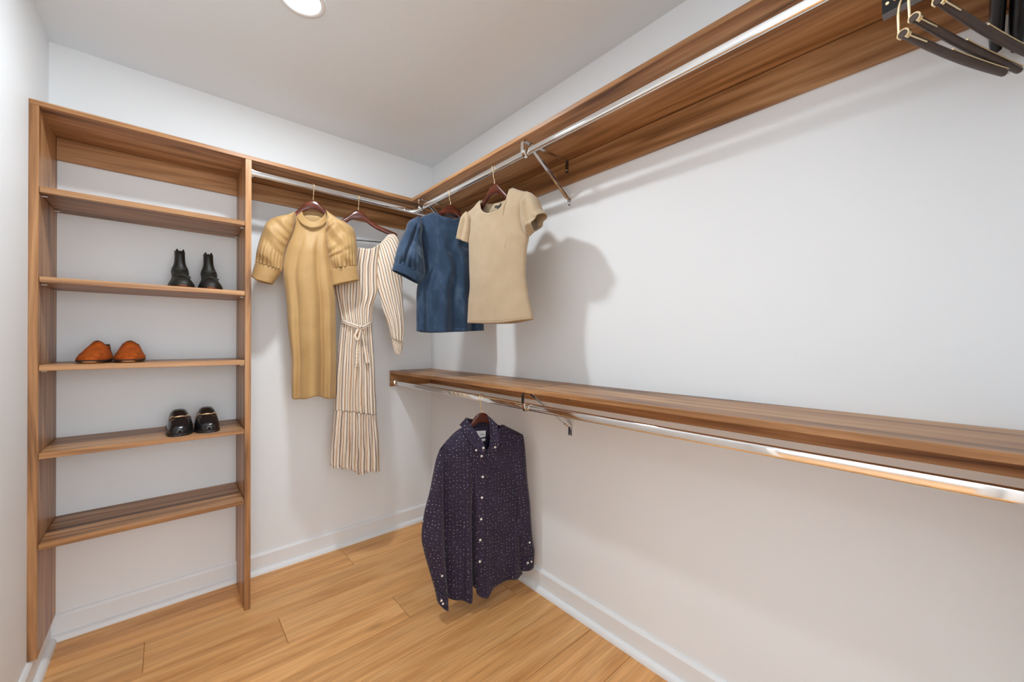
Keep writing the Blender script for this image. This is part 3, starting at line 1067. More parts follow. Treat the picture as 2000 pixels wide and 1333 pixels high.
def tan_back(s, t, u, z):
    return 0.05 * belly(s, 0.5) * (0.5 + 0.5 * sstep(t, 0, 0.15)) + wrinkle(u, z, 20, 4, 0.004, 9) * belly(s)


body, dep_tan = garment('dress_body', tan, M_SATIN, g['collar_base'], g['seamL'] + g['left'][1:], g['seamR'] + g['right'][1:], g['hem'],
                        tan_front, tan_back, top_back=neck_back, ns=72, nt=110)
collar_ring('collar', tan, M_SATIN, g['collar_top'], g['collar_base'], 0.008, 0.018, 0.034)


def puff(seamside, amp_seam, amp_cuff, T0, seed, ng=7):
    """seamside: 1 when the armhole is at s = 1"""
    def fn(s, t, u, z):
        q = s if seamside else 1 - s
        e = belly(s, 0.55)
        rip = amp_seam * (0.65 + 0.9 * noise.noise(Vector((t * 6, seed, 0)))) * sin(2 * pi * (ng * t + 1.1 * (1 - q)) + 1.9 * sin(9 * t + seed)) * exp(-(1 - q) / 0.30) * sstep(1 - q, 0, 0.06) * sstep(t, 0.05, 0.2) * sstep(1 - t, 0.08, 0.3)
        cf = amp_cuff * sin(2 * pi * 8 * s + 2.0 * sin(7 * s)) * exp(-(1 - t) / 0.14)
        big = wrinkle(u + z * 0.8, z - u * 0.5, 20, 9, 0.017, seed)
        return T0 * e * (0.5 + 0.5 * sstep(t, 0, 0.3)) * (1 - 0.25 * sstep(t, 0.86, 1.0)) + (rip + cf) * e ** 0.5 + big * e
    return fn


def cuff_fn(T0, seed=0.0):
    return lambda s, t, u, z: T0 * belly(s, 0.5) + wrinkle(u, z, 18, 18, 0.002, seed) * belly(s)


def sheet(fn, k):
    return lambda s, t, u, z: fn(s, t, u, z) * k


sl = puff(1, 0.012, 0.009, 0.050, 2.0)
seamL = g['seamL']
slv, _ = garment('sleeve', tan, M_SATIN, [seamL[0], (seamL[0][0] + 0.002, seamL[0][1] - 0.002)], g['sLout'], seamL, g['cLtop'], sl, sheet(sl, 0.7), d0=0.012, ns=48, nt=64, mono=False)
garment('cuff', slv, M_SATIN, g['cLtop'], [g['cLtop'][0], g['cLbot'][0]], [g['cLtop'][-1], g['cLbot'][-1]], g['cLbot'], cuff_fn(0.040, 1), cuff_fn(0.032, 2), d0=0.012, ns=40, nt=14, mono=False)
sr = puff(0, 0.012, 0.009, 0.050, 5.0)
seamR = g['seamR']
slv, _ = garment('sleeve', tan, M_SATIN, [(seamR[0][0] - 0.002, seamR[0][1] + 0.002), g['sRout'][0]], seamR, g['sRout'], g['cRtop'], sr, sheet(sr, 0.55), d0=0.012, ns=48, nt=64, mono=False)
garment('cuff', slv, M_SATIN, g['cRtop'], [g['cRtop'][0], g['cRbot'][0]], [g['cRtop'][-1], g['cRbot'][-1]], g['cRbot'], cuff_fn(0.036, 3), cuff_fn(0.022, 4), d0=0.014, ns=40, nt=14, mono=False)
for key in ('seamL', 'seamR'):
    ribbon('seam_ridge', tan, M_SATIN, g[key], 0.006, lambda u, z: depth_at(dep_tan, u, z) + 0.004, 0.004)

# ---- striped dress
hanger('str', 'mahogany wooden hanger with a bare black bar, holding the striped dress', 1.0, 0.205, 0)
g = GD['str']
sd = thing('striped_dress', 'long cream dress with thin brown stripes and a tied belt', 'dress', HOOK['str'], ANG['str'])


def gathers(n, amp, T0, seed, top=1.0):
    def fn(s, t, u, z):
        e = belly(s, 0.5)
        return T0 * e + amp * (top + (1 - top) * t) * sin(2 * pi * n * s + 1.5 * sin(6 * s + seed) + 1.2 * sin(3 * t + seed)) * e ** 0.6 + wrinkle(u, z, 14, 6, 0.004, seed) * e
    return fn


def uv_col(width, slant=0.0, off=0.0):
    return lambda s, t, u, z: (off + s * width + slant * t, z)


fb = gathers(7, 0.006, 0.034, 1.0, 0.6)
garment('bodice', sd, M_STRIPE, g['neck'][:5], g['bodL'], g['bodR'], g['belt'], fb, sheet(fb, 0.9), ns=110, nt=50, uvf=uv_col(0.20))
fs = gathers(7, 0.010, 0.040, 2.3, 0.7)
skirt, dep_sk = garment('skirt', sd, M_STRIPE, g['belt'], g['skL'], g['skR'], g['seam'], fs, sheet(fs, 0.9), ns=120, nt=60, uvf=uv_col(0.20, 0, 0.01))
fr = gathers(9, 0.013, 0.040, 4.1, 0.6)
hem = by_u(g['hem'], 60)
hem = [(p.x, p.y + 0.006 * sin(i * 1.25)) for i, p in enumerate(hem)]
garment('ruffle', sd, M_STRIPE, g['seam'], g['rL'], g['rR'], hem, fr, sheet(fr, 0.9), ns=140, nt=40, uvf=uv_col(0.22, 0, 0.004))


def str_sleeve(mirror):
    def mm(P):
        return [(-p[0], p[1]) for p in P] if mirror else P

    def fn(s, t, u, z):
        e = belly(s, 0.5)
        return 0.030 * e * (0.35 + 0.65 * sstep(t, 0, 0.25)) + 0.004 * sin(2 * pi * 5 * s + t * 3) * sstep(t, 0.45, 1.0) * e ** 0.5 + wrinkle(u, z, 12, 6, 0.006, 6) * e
    top = [g['neck'][4], g['neck'][5]]
    so, si = g['sOut'], g['sIn']
    bot = [g['sIn'][-1], g['sOut'][-1]]
    uvf = (lambda s, t, u, z: (s * 0.125 + 0.16 * t * (1 - 0.55 * t), z))
    uvm = (lambda s, t, u, z: ((1 - s) * 0.125 + 0.16 * t * (1 - 0.55 * t), z))
    cb = [g['sIn'][-1], (g['sIn'][-1][0] + 0.016, -0.84), (g['cuffbot'][1][0] - 0.006, -0.856)]
    cr = [g['sOut'][-1], (g['cuffbot'][2][0] + 0.002, -0.83), (g['cuffbot'][1][0] + 0.012, -0.852)]
    k = 0.55 if mirror else 1.0
    if not mirror:
        sv, _ = garment('sleeve', sd, M_STRIPE, top, si, so, bot, fn, sheet(fn, 0.9), ns=50, nt=60, mono=False, uvf=uvm)
    else:
        sv, _ = garment('sleeve', sd, M_STRIPE, mm(top)[::-1], mm(so), mm(si), mm(bot)[::-1], sheet(fn, k), sheet(fn, 0.9), d0=-0.02, ns=50, nt=60, mono=False, uvf=uvf)

    def cf(s, t, u, z):
        return 0.020 * belly(s, 0.5) + 0.004 * sin(2 * pi * 5 * s + 3 * t) * belly(s)
    bb = [cb[-1], cr[-1]]
    if not mirror:
        garment('cuff', sv, M_STRIPE, bot, cb, cr, bb, cf, cf, ns=30, nt=18, mono=False, uvf=lambda s, t, u, z: (s * 0.12 + t * 0.08, z))
    else:
        garment('cuff', sv, M_STRIPE, mm(bot)[::-1], mm(cr), mm(cb), mm(bb)[::-1], sheet(cf, k), cf, d0=-0.02, ns=30, nt=18, mono=False, uvf=lambda s, t, u, z: (s * 0.12 + t * 0.08, z))


str_sleeve(False)
str_sleeve(True)
belt_d = lambda u, z: 0.012 + 0.044 * belly((u + 0.0825) / 0.1527, 0.5) + 0.004
bl = ribbon('belt', sd, M_STRIPE, g['belt'], 0.017, belt_d, 0.010, uv0=0.02)
ribbon('belt_tail', bl, M_STRIPE, [(0.010, -0.706)] + g['tail1'], 0.022, lambda u, z: depth_at(dep_sk, u, z) + 0.010, 0.005)
ribbon('belt_tail', bl, M_STRIPE, [(0.012, -0.706)] + g['tail2'], 0.024, lambda u, z: depth_at(dep_sk, u, z) + 0.012, 0.005)
ribbon('bow_loop', bl, M_STRIPE, [(0.014, -0.704), (-0.004, -0.726), (-0.012, -0.752), (-0.002, -0.770), (0.006, -0.745), (0.012, -0.712)], 0.012, lambda u, z: belt_d(u, z) + 0.007, 0.006)
V, F = tube_data([(0.002, -0.066, -0.702), (0.009, -0.069, -0.704), (0.016, -0.066, -0.706)], [0.006, 0.0115, 0.006], 12)
mk('knot', V, F, M_STRIPE, bl, True, [(v[0], v[2]) for v in V], True)

# ---- denim top
hanger('den', 'mahogany wooden hanger inside the blue denim top', 1.5, 0.125, 1, bar=False)
g = GD['den']
dn = thing('denim_top', 'blue denim blouse with short puff sleeves, half behind the beige tee', 'top', HOOK['den'], ANG['den'])
cx = -0.0156
topf = [g['seam'][0], g['shL'][2], g['shL'][1]] + g['collar_base'][0:6] + [(0.062, -0.1215), (0.100, -0.1394), (0.140, -0.161)]
topb = [g['seam'][0], g['shL'][2], g['shL'][1], (-0.0858, -0.1316), (-0.05, -0.122), (-0.0156, -0.119), (0.02, -0.121), (0.0545, -0.1334), (0.062, -0.1215), (0.100, -0.1394), (0.140, -0.161)]
rs = [(2 * cx - p[0], p[1]) for p in g['seam']]
DEN_S = topb[:4] + topb[7:]
DEN_F = [(0.40, 0.34, 0.07, 0.004, 0.020), (0.52, 0.50, 0.06, -0.003, -0.018), (0.64, 0.66, 0.06, 0.004, 0.018), (0.77, 0.80, 0.06, 0, -0.018), (0.12, 0.13, 0.035, -0.002, -0.016)]


def nb(u):
    return sstep(u, -0.098, -0.070) * (1 - sstep(u, 0.044, 0.066))


def den_front(s, t, u, z):
    e = belly(s, 0.5)
    r = max(nb(u) * 0.8, drop(DEN_S, u, z))
    return 0.004 * e + 0.044 * e * r + crease(s, t, DEN_F) * sstep(e, 0, 0.6) * sstep(t, 0.05, 0.35) + wrinkle(u, z, 15, 6, 0.006, 4) * e * sstep(t, 0, 0.2)


def den_back(s, t, u, z):
    e = belly(s, 0.5)
    return 0.004 * e + 0.04 * e * max(nb(u) * 0.8, drop(DEN_S, u, z))


bd, dep_den = garment('top_body', dn, M_DENIM, topf, g['seam'] + g['left'][1:], rs[:4] + g['right'], g['hem'], den_front, den_back, top_back=topb, ns=90, nt=80)
collar_ring('collar', dn, M_DENIM, g['collar_top'], g['collar_base'], 0.012, 0.022, 0.036, solid=0.004)
sl = puff(1, 0.006, 0.007, 0.052, 7.0, 5)


def den_sl(s, t, u, z):
    return sl(s, t, u, z) - 0.020 * exp(-((s - (0.62 - 0.38 * t)) / 0.07) ** 2) * sstep(t, 0.15, 0.4) * (1 - sstep(t, 0.92, 1.0)) * belly(s)


def cuffed(o_out, o_in, o_top, o_bot, fn, flip=False, d0=0.015, back=0.6):
    def mm(P):
        return [(2 * cx - p[0], p[1]) for p in P] if flip else P
    a, b = (mm(o_in), mm(o_out)) if flip else (o_out, o_in)
    tp = mm(o_top)[::-1] if flip else o_top
    bt = mm(o_bot)[::-1] if flip else o_bot
    st = [(a[0][0] - 0.001, a[0][1]), b[0]]
    f2 = (lambda s, t, u, z: fn(1 - s, t, u, z)) if flip else fn
    sv, dp = garment('sleeve', dn, M_DENIM, st, a, b, tp, f2, sheet(f2, back), d0=d0, ns=48, nt=56, mono=False)
    garment('cuff', sv, M_DENIM, tp, [tp[0], bt[0]], [tp[-1], bt[-1]], bt, cuff_fn(0.038, 1), cuff_fn(0.026, 2), d0=d0, ns=40, nt=12, mono=False)
    return sv


cuffed(g['sOut'], g['seam'], g['cTop'], g['cBot'], den_sl)
# the far sleeve hangs pressed between the tee and the wall
narrow = lambda P: [(cx + (p[0] - cx) * 0.80, p[1]) for p in P]
cuffed([(p[0] * 0.84, p[1]) for p in g['sOut']], g['seam'], [(p[0] * 0.84, p[1]) for p in g['cTop']], [(p[0] * 0.84, p[1]) for p in g['cBot']], sheet(den_sl, 0.55), True, 0.0, 0.5)
ribbon('hem_band', dn, M_DENIM, [(p[0], p[1] + 0.009) for p in g['hem']], 0.016, lambda u, z: depth_at(dep_den, u, z) + 0.0015, 0.003)
ribbon('seam_ridge', dn, M_DENIM, g['seam'], 0.007, lambda u, z: depth_at(dep_den, u, z) + 0.004, 0.005)

# ---- beige tee
hanger('tee', 'red-brown wooden hanger under the beige tee', 1.45, 0.165, 1, bar=False)
g = GD['tee']
te = thing('beige_tee', 'plain beige fitted t-shirt with cap sleeves on the right rod', 'shirt', HOOK['tee'], ANG['tee'])
NL, NR = (-0.0917, -0.1202), (0.110, -0.1172)
nf = [NL, (-0.0760, -0.1480)] + g['neckF'][2:6] + [(0.0975, -0.1770), (0.1050, -0.1470), NR]
nk = [NL] + g['neckB'][1:-1] + [NR]
topf = [g['shL'][-1], g['shL'][1]] + nf + [(0.150, -0.136), g['shR'][-1]]
topb = [g['shL'][-1], g['shL'][1]] + nk + [(0.150, -0.136), g['shR'][-1]]


TEE_S = [g['shL'][-1], g['shL'][1], NL, NR, (0.150, -0.136), g['shR'][-1]]


def ntee(u):
    return sstep(u, -0.090, -0.055) * (1 - sstep(u, 0.070, 0.105))


def tee_front(s, t, u, z):
    e = belly(s, 0.5)
    r = max(ntee(u) * 0.75, drop(TEE_S, u, z))
    lo = sstep(t, 0.55, 1)
    return 0.003 * e + 0.036 * e * r + e * (0.004 * sin(7 * s + 2.5) * lo) + wrinkle(u, z, 9, 5, 0.005, 8) * e * sstep(t, 0, 0.2)


def tee_back(s, t, u, z):
    e = belly(s, 0.5)
    return 0.003 * e + 0.032 * e * max(ntee(u) * 0.75, drop(TEE_S, u, z))


bd, dep_tee = garment('tee_body', te, M_JERSEY, topf, g['seamL'] + g['left'][1:], g['seamR'] + g['right'][1:], g['hem'], tee_front, tee_back, top_back=topb, ns=110, nt=80)


def cap(T0, seed, pl):
    def fn(s, t, u, z):
        e = belly(s, 0.5)
        return T0 * e * (0.35 + 0.65 * sstep(t, 0, 0.35)) + 0.006 * sin(pl * s + 2.2 * t + seed) * e * sstep(t, 0.1, 0.4)
    return fn


cl_ = cap(0.030, 0.5, 13)
a0 = g['seamL'][0]
sv, dpl = garment('sleeve', te, M_JERSEY, [(a0[0] - 0.002, a0[1]), a0], g['sLout'], g['seamL'], g['sLbot'], cl_, sheet(cl_, 0.8), d0=0.004, ns=40, nt=34, mono=False)
ribbon('sleeve_hem', sv, M_JERSEY, [(p[0] + 0.001, p[1] + 0.006) for p in g['sLbot']], 0.008, lambda u, z: depth_at(dpl, u, z) + 0.001, 0.002)
cr_ = cap(0.036, 2.0, 12)
a1 = g['seamR'][0]
sv, dpr = garment('sleeve', te, M_JERSEY, [a1, (a1[0] + 0.002, a1[1])], g['seamR'] + [g['sRin'][1], g['sRin'][2]], g['sRout'], [g['sRbot'][2], g['sRbot'][1], g['sRbot'][0]], cr_, sheet(cr_, 0.8), d0=0.006, ns=40, nt=40, mono=False)
ribbon('neckband', te, M_JERSEY, [(p[0], p[1] - 0.006) for p in nf], 0.011, lambda u, z: depth_at(dep_tee, u, z) + 0.0012, 0.003)
ribbon('hem_band', te, M_JERSEY, [(p[0], p[1] + 0.012) for p in g['hem']], 0.003, lambda u, z: depth_at(dep_tee, u, z) + 0.001, 0.003)
# dark printed mark inside the back neck
bdep = lambda u, z: -0.0225
mk_pts = [(-0.024, -0.160), (-0.017, -0.156), (-0.008, -0.157), (0.002, -0.160), (0.010, -0.157), (0.016, -0.150), (0.019, -0.153), (0.016, -0.163),
          (0.006, -0.167), (0.004, -0.178), (-0.006, -0.178), (-0.005, -0.167), (-0.014, -0.164), (-0.020, -0.165)]
patch('neck_print', te, M_INK, mk_pts, -0.0225, 0.0008, label='dark printed mark inside the back neck')
patch('size_print', te, M_INK, [(-0.005, -0.181), (0.005, -0.181), (0.005, -0.187), (-0.005, -0.187)], -0.0225, 0.0008)

# ---- navy shirt
hanger('nav', 'dark wooden hanger inside the navy dotted shirt on the low rod', 2.5, 0.125, 1, bar=False)
g = GD['nav']
nv = thing('dotted_shirt', 'navy long-sleeved button-down shirt with tiny white dots on the low rod', 'shirt', HOOK['nav'], ANG['nav'])
topf = [g['shL'][3], g['shL'][2], g['shL'][1], g['shL'][0]] + g['neck'][1:4] + [g['shR'][0], g['shR'][1], g['shR'][2], g['right'][0]]
topb = [g['shL'][3], g['shL'][2], g['shL'][1], g['shL'][0], (-0.05, -0.118), (0, -0.113), (0.05, -0.120), g['shR'][0], g['shR'][1], g['shR'][2], g['right'][0]]
NAV_S = topb[:4] + topb[7:]
NAV_F = [(0.31, 0.275, 0.045, 0.004, 0.026), (0.375, 0.345, 0.024, -0.006, -0.046), (0.50, 0.46, 0.06, 0.002, 0.016), (0.72, 0.75, 0.10, 0, -0.008),
         (0.90, 0.88, 0.05, 0, 0.012), (0.12, 0.12, 0.06, 0, 0.008)]


def nnav(u):
    return sstep(u, -0.095, -0.06) * (1 - sstep(u, 0.06, 0.092))


def nav_front(s, t, u, z):
    e = belly(s, 0.5)
    r = max(nnav(u) * 0.75, drop(NAV_S, u, z))
    return 0.004 * e + 0.044 * e * r + crease(s, t, NAV_F) * sstep(e, 0, 0.6) * sstep(t, 0.08, 0.4) + wrinkle(u, z, 12, 5, 0.006, 12) * e * sstep(t, 0, 0.2)


def nav_back(s, t, u, z):
    e = belly(s, 0.5)
    return 0.004 * e + 0.040 * e * max(nnav(u) * 0.75, drop(NAV_S, u, z)) + 0.008 * sin(9 * s) * e * t


bd, dep_nav = garment('shirt_body', nv, M_DOT, topf, g['left'], g['right'], g['hem'], nav_front, nav_back, top_back=topb, ns=120, nt=90)
ND = lambda u, z: depth_at(dep_nav, u, z)
# collar: stand round the back of the neck, two pointed leaves in front
def back_collar():
    n, rows = 30, 5
    A0, A1, B0, B1 = g['leafL'][0], g['leafR'][0], g['leafL'][9], g['leafR'][8]
    V, UV, F = [], [], []
    for r in range(rows + 1):
        k = r / rows
        for i in range(n + 1):
            s = i / n
            u0, z0 = A0[0] + (A1[0] - A0[0]) * s, A0[1] + (A1[1] - A0[1]) * s - 0.020 * sin(pi * s)
            u1, z1 = B0[0] + (B1[0] - B0[0]) * s, B0[1] + (B1[1] - B0[1]) * s - 0.022 * sin(pi * s)
            d = 0.010 * (1 - k) * (1 - sin(pi * s)) - 0.034 * sin(pi * s)
            V.append((u0 * (1 - k) + u1 * k, -d, z0 * (1 - k) + z1 * k))
            UV.append((V[-1][0] + 2.2, V[-1][2]))
    for r in range(rows):
        for i in range(n):
            a_ = r * (n + 1) + i
            F.append((a_, a_ + 1, a_ + n + 2, a_ + n + 1))
    return mk('collar_stand', V, F, M_DOT, nv, True, UV, True, solid=0.003)


stand = back_collar()
for key, sg in (('leafL', -1), ('leafR', 1)):
    poly = g[key]
    patch('collar_leaf', nv, M_DOT, poly, 0, 0.004, uvoff=0.31 * sg, curve=lambda u, z: 0.010 + 0.052 * sstep(-z, 0.085, 0.20))
garment_pl = [(p[0] + 0.014, p[1]) for p in g['pl']]
ribbon('placket', nv, M_DOT, [(-0.013, -0.226)] + garment_pl, 0.036, lambda u, z: ND(u, z) + 0.003, 0.003, n=60)
ribbon('front_edge', nv, M_DOT, [(0.022, -0.218), (0.020, -0.260), (0.002, -0.335)], 0.016, lambda u, z: ND(u, z) + 0.008, 0.004)
pk = g['pocket']
patch('pocket', nv, M_DOT, [pk[0], pk[1], pk[2], (0.081, -0.502), pk[3]], 0, 0.0025, curve=lambda u, z: ND(u, z) + 0.0035)
ribbon('pocket_welt', nv, M_DOT, [pk[0], pk[1]], 0.006, lambda u, z: ND(u, z) + 0.005, 0.003)
for i, (u, z) in enumerate(g['buttons']):
    d = 0.062 if i == 0 else ND(u, z) + 0.0065
    disc('button', (u, -d, z), (0, -1, 0), 0.0052, 0.003, M_BUTTON, nv, True)
for u, z in g['cbut']:
    disc('button', (u, -0.066, z), (0, -1, 0), 0.0045, 0.003, M_BUTTON, nv, True)
lab = patch('neck_label', nv, M_LABEL, g['label'], -0.024, 0.001, label='white woven label inside the collar')
patch('label_print', lab, M_INK, [(0.000, -0.1735), (0.020, -0.1725), (0.020, -0.1745), (0.000, -0.1755)], -0.0232, 0.0006)
patch('size_label', nv, M_LABEL, g['label2'], -0.024, 0.001)


def arm_fn(T0, seed):
    def fn(s, t, u, z):
        e = belly(s, 0.55)
        return T0 * e * (0.4 + 0.6 * sstep(t, 0, 0.2)) + wrinkle(u, z, 22, 9, 0.010, seed) * e + 0.006 * exp(-((s - 0.78) / 0.1) ** 2) * sstep(t, 0.2, 0.5)
    return fn


def nav_sleeve(out, inn, cb, T0, d0, left, cuts, seed):
    fn = arm_fn(T0, seed)
    L_, R_ = (out, inn) if left else (inn, out)
    top = [L_[0], R_[0]]
    bot = [L_[-1], R_[-1]]
    uo = 0.7 if left else 1.1
    ang = 0.25 if left else -0.12
    uvf = lambda s, t, u, z: (uo + u * cos(ang) - z * sin(ang), z * cos(ang) + u * sin(ang))
    sv, dp = garment('sleeve', nv, M_DOT, top, L_, R_, bot, fn, sheet(fn, 0.8), d0=d0, ns=40, nt=80, mono=False, uvf=uvf)
    cd = d0 + (0.006 if left else 0.0)
    cf = lambda s, t, u, z: (T0 * 0.80 + 0.004) * belly(s, 0.5)
    cu, dc = garment('cuff', sv, M_DOT, bot, [bot[0], cb[0]], [bot[1], cb[1]], cb, cf, cf, d0=cd - 0.002, ns=30, nt=14, mono=False, uvf=uvf)
    for u, z in cuts:
        q = dp if z > bot[0][1] and z > bot[1][1] else dc
        disc('button', (u, -(depth_at(q, u, z) + 0.0035), z), (0, -1, 0), 0.0046, 0.003, M_BUTTON, cu, True)


nav_sleeve(g['sLout'], g['sLin'], g['cLbot'], 0.030, 0.050, True, g['cutL'], 3.3)
nav_sleeve(g['sRout'], g['sRin'], g['cRbot'], 0.026, 0.016, False, g['cutR'], 8.8)

# ------------------------------------------------------------------ shoes


def ring_stack(name, rings, mat, parent, n=40, solid=0.003, cap_bottom=True, toe_p=1.0, top_fn=None):
    """foot-shaped rings stacked upwards: (z, half width, y_toe, y_heel, x shift)"""
    V, F = [], []
    for j, (z, w, y0, y1, xs) in enumerate(rings):
        yc, l = (y0 + y1) / 2, (y1 - y0) / 2
        for k in range(n):
            a = 2 * pi * k / n
            c, s_ = cos(a), sin(a)
            wy = 1.0 - 0.10 * s_           # a little fuller towards the ball of the foot
            zz = z + (top_fn(a) if top_fn and j == len(rings) - 1 else 0)
            V.append((xs + w * wy * math.copysign(abs(c) ** 0.85, c), yc + l * math.copysign(abs(s_) ** 0.9, s_), zz))
    for j in range(len(rings) - 1):
        for k in range(n):
            a, b = j * n + k, j * n + (k + 1) % n
            F.append((a, b, b + n, a + n))
    if cap_bottom:
        F.append(tuple(range(n - 1, -1, -1)))
    o = mk(name, V, F, mat, parent, True, local=True, angle=1.1)
    if solid:
        md = o.modifiers.new('thickness', 'SOLIDIFY')
        md.thickness = solid
        md.offset = -1
    return o


def boot(label, x, y, z, rz, lean, notch):
    t = thing('ankle_boot', label, 'shoe', (x, y, z + 0.0008), rz, None)
    w = [(0.004, .0555, 0.0, .235, 0), (0.013, .056, -0.002, .238, 0), (0.024, .050, .008, .238, -lean * .1), (0.034, .043, .032, .238, -lean * .2),
         (0.046, .0375, .070, .238, -lean * .35), (0.058, .0375, .095, .238, -lean * .5), (0.070, .0390, .112, .238, -lean * .6), (0.082, .0355, .122, .236, -lean * .7),
         (0.094, .0280, .128, .232, -lean * .8), (0.108, .0240, .130, .228, -lean * .9), (0.128, .0228, .130, .226, -lean), (0.146, .0232, .128, .228, -lean * 1.1)]
    w = [(a_ * 1.19, b_ * 0.79, c_, d_, e_) for a_, b_, c_, d_, e_ in w]

    def top(a):
        return -0.020 * exp(-((a - notch) / 0.35) ** 2) + 0.004 * sin(5 * a) + 0.003 * sin(11 * a)
    ring_stack('upper', w, M_BOOT, t, 44, 0.003, False, top_fn=top)
    ring_stack('welt', [(0.0035, .0440, -0.003, .240, 0), (0.0095, .0455, -0.005, .241, 0), (0.0135, .044, -0.003, .240, 0)], M_BOOT, t, 44, 0, True)
    ring_stack('outsole', [(0.0, .034, 0.002, .232, 0), (0.0065, .036, -0.0062, .236, 0), (0.0072, .034, -0.006, .236, 0)], M_BOOTSOLE, t, 40, 0, True)
    # crossed straps over the vamp and a back zip tab
    ribbon('strap', t, M_BOOT, [(-0.030, 0.050), (0.0, 0.058), (0.028, 0.046)], 0.010, lambda u, z: -0.026 - 0.9 * max(0, z - 0.03) + 0.004 - abs(u) * 0.5, 0.004)
    ribbon('strap', t, M_BOOT, [(-0.020, 0.090), (-0.004, 0.082), (0.018, 0.092)], 0.009, lambda u, z: -0.104 - abs(u) * 0.5, 0.004)
    return t


def slipon(label, x, y, z, rz, tilt):
    t = thing('suede_slip_on', label, 'shoe', (x, y, z + 0.0008), rz, None)
    w = [(0.005, .0445, 0.004, .262, 0), (0.013, .0475, 0.0, .266, 0), (0.022, .0465, 0.004, .266, .001), (0.031, .0425, .016, .265, .002 * tilt), (0.041, .0375, .036, .263, .003 * tilt),
         (0.051, .0335, .060, .260, .004 * tilt), (0.060, .0300, .084, .257, .006 * tilt), (0.066, .0275, .100, .254, .007 * tilt), (0.070, .0245, .112, .250, .008 * tilt)]

    def top(a):
        return 0.014 * max(0, -sin(a)) ** 3 - 0.002 * max(0, sin(a)) - tilt * 0.009 * exp(-((((a + 0.45) + pi) % (2 * pi) - pi) / 0.5) ** 2)
    up = ring_stack('upper', w, M_ORANGE, t, 44, 0.003, False, top_fn=top)
    n = 30
    V = [(.007 * tilt + .0225 * cos(2 * pi * k / n), .181 + .060 * sin(2 * pi * k / n), 0.056) for k in range(n)]
    mk('lining', V, [tuple(range(n))], M_DKBROWN, t, local=True)
    path = [(.008 * tilt + .0240 * cos(2 * pi * k / n), .181 + .0685 * sin(2 * pi * k / n), 0.0705 + top(2 * pi * k / n)) for k in range(n + 1)]
    tube('collar_binding', path, 0.0022, M_DKBROWN, t, 6, True)
    ring_stack('outsole', [(0.0, .034, 0.010, .262, 0), (0.0062, .040, -0.0025, .264, 0), (0.0075, .039, -0.002, .264, 0)], M_NATSOLE, t, 40, 0, True)
    ring_stack('welt', [(0.0045, .0450, 0.002, .266, 0), (0.0110, .0485, -0.002, .268, 0), (0.0130, .0475, 0.0, .266, 0)], M_DKBROWN, t, 44, 0, True)
    ribbon('vamp_seam', t, M_DKBROWN, [(-0.036, 0.0345), (0.0, 0.0365), (0.036, 0.0345)], 0.0014, lambda u, z: -(0.036 + 2.1 * max(0, z - 0.035)) + 0.0055 - 4.5 * u * u * 4, 0.002)
    return t


def mule(label, x, y, z, rz, flip):
    t = thing('leather_mule', label, 'shoe', (x, y, z + 0.0008), rz, None)
    L_ = 0.262
    tab_y = [0, .004, .014, .030, .055, .085, .110, .135, .170, .205, .235, .255, L_]
    tab_w = [.004, .018, .029, .0375, .0435, .0445, .0425, .0385, .033, .031, .029, .020, .004]
    tab_h = [.012, .023, .033, .040, .050, .064, .076, .086]

    def shift(y_):
        return flip * 0.010 * sin(pi * y_ / L_)
    M = 22
    V, F = [], []
    for y_, w_, h_ in zip(tab_y[:8], tab_w[:8], tab_h):
        for k in range(M + 1):
            a = pi * k / M
            c, s_ = cos(a), sin(a)
            V.append((shift(y_) + w_ * math.copysign(abs(c) ** 0.62, c), y_, 0.011 + (h_ - 0.0) * abs(s_) ** 0.75))
    # throat lip curls forward at its middle
    for j in range(7):
        for k in range(M):
            a = j * (M + 1) + k
            F.append((a, a + 1, a + M + 2, a + M + 1))
    o = mk('vamp', V, F, M_MULE, t, True, local=True)
    md = o.modifiers.new('smooth', 'SUBSURF')
    md.levels = md.render_levels = 1
    md = o.modifiers.new('thickness', 'SOLIDIFY')
    md.thickness = 0.0025
    outline = [(shift(y_) + w_ * 1.02, y_) for y_, w_ in zip(tab_y, tab_w)] + [(shift(y_) - w_ * 1.02, y_) for y_, w_ in reversed(list(zip(tab_y, tab_w)))]
    prism('outsole', outline, 2, 0.0, 0.0105, M_RUBBER, t, True, smooth=False)
    inn = [(shift(y_) + (u - shift(y_)) * 0.92, 0.002 + y_ * 0.985) for u, y_ in outline]
    prism('insole', inn, 2, 0.0105, 0.0135, M_DKBROWN, t, True)
    # apron seam and the snaffle bit
    tube('apron_seam', [(shift(.05) + .032 * cos(a), .088 - .056 * sin(a), 0.060 - 0.012 * sin(a)) for a in [pi * k / 16 for k in range(17)]], 0.0018, M_MULE, t, 6, True)
    sx = shift(.08)
    bit = tube('bit_bar', catmull([(sx - .022, .080, .0685), (sx - .011, .078, .0710), (sx, .077, .0725), (sx + .011, .078, .0710), (sx + .022, .080, .0685)], 14), 0.0026, M_GOLD, t, 8, True)
    for sg in (-1, 1):
        c = Vector((sx + sg * .0275, .078, .0660))
        ringp = [c + Vector((0.0075 * cos(a) , -0.004 * sin(a), 0.0075 * sin(a) - sg * 0.004 * cos(a))) for a in [2 * pi * k / 14 for k in range(15)]]
        tube('bit_ring', ringp, 0.0022, M_GOLD, bit, 6, True)
    return t


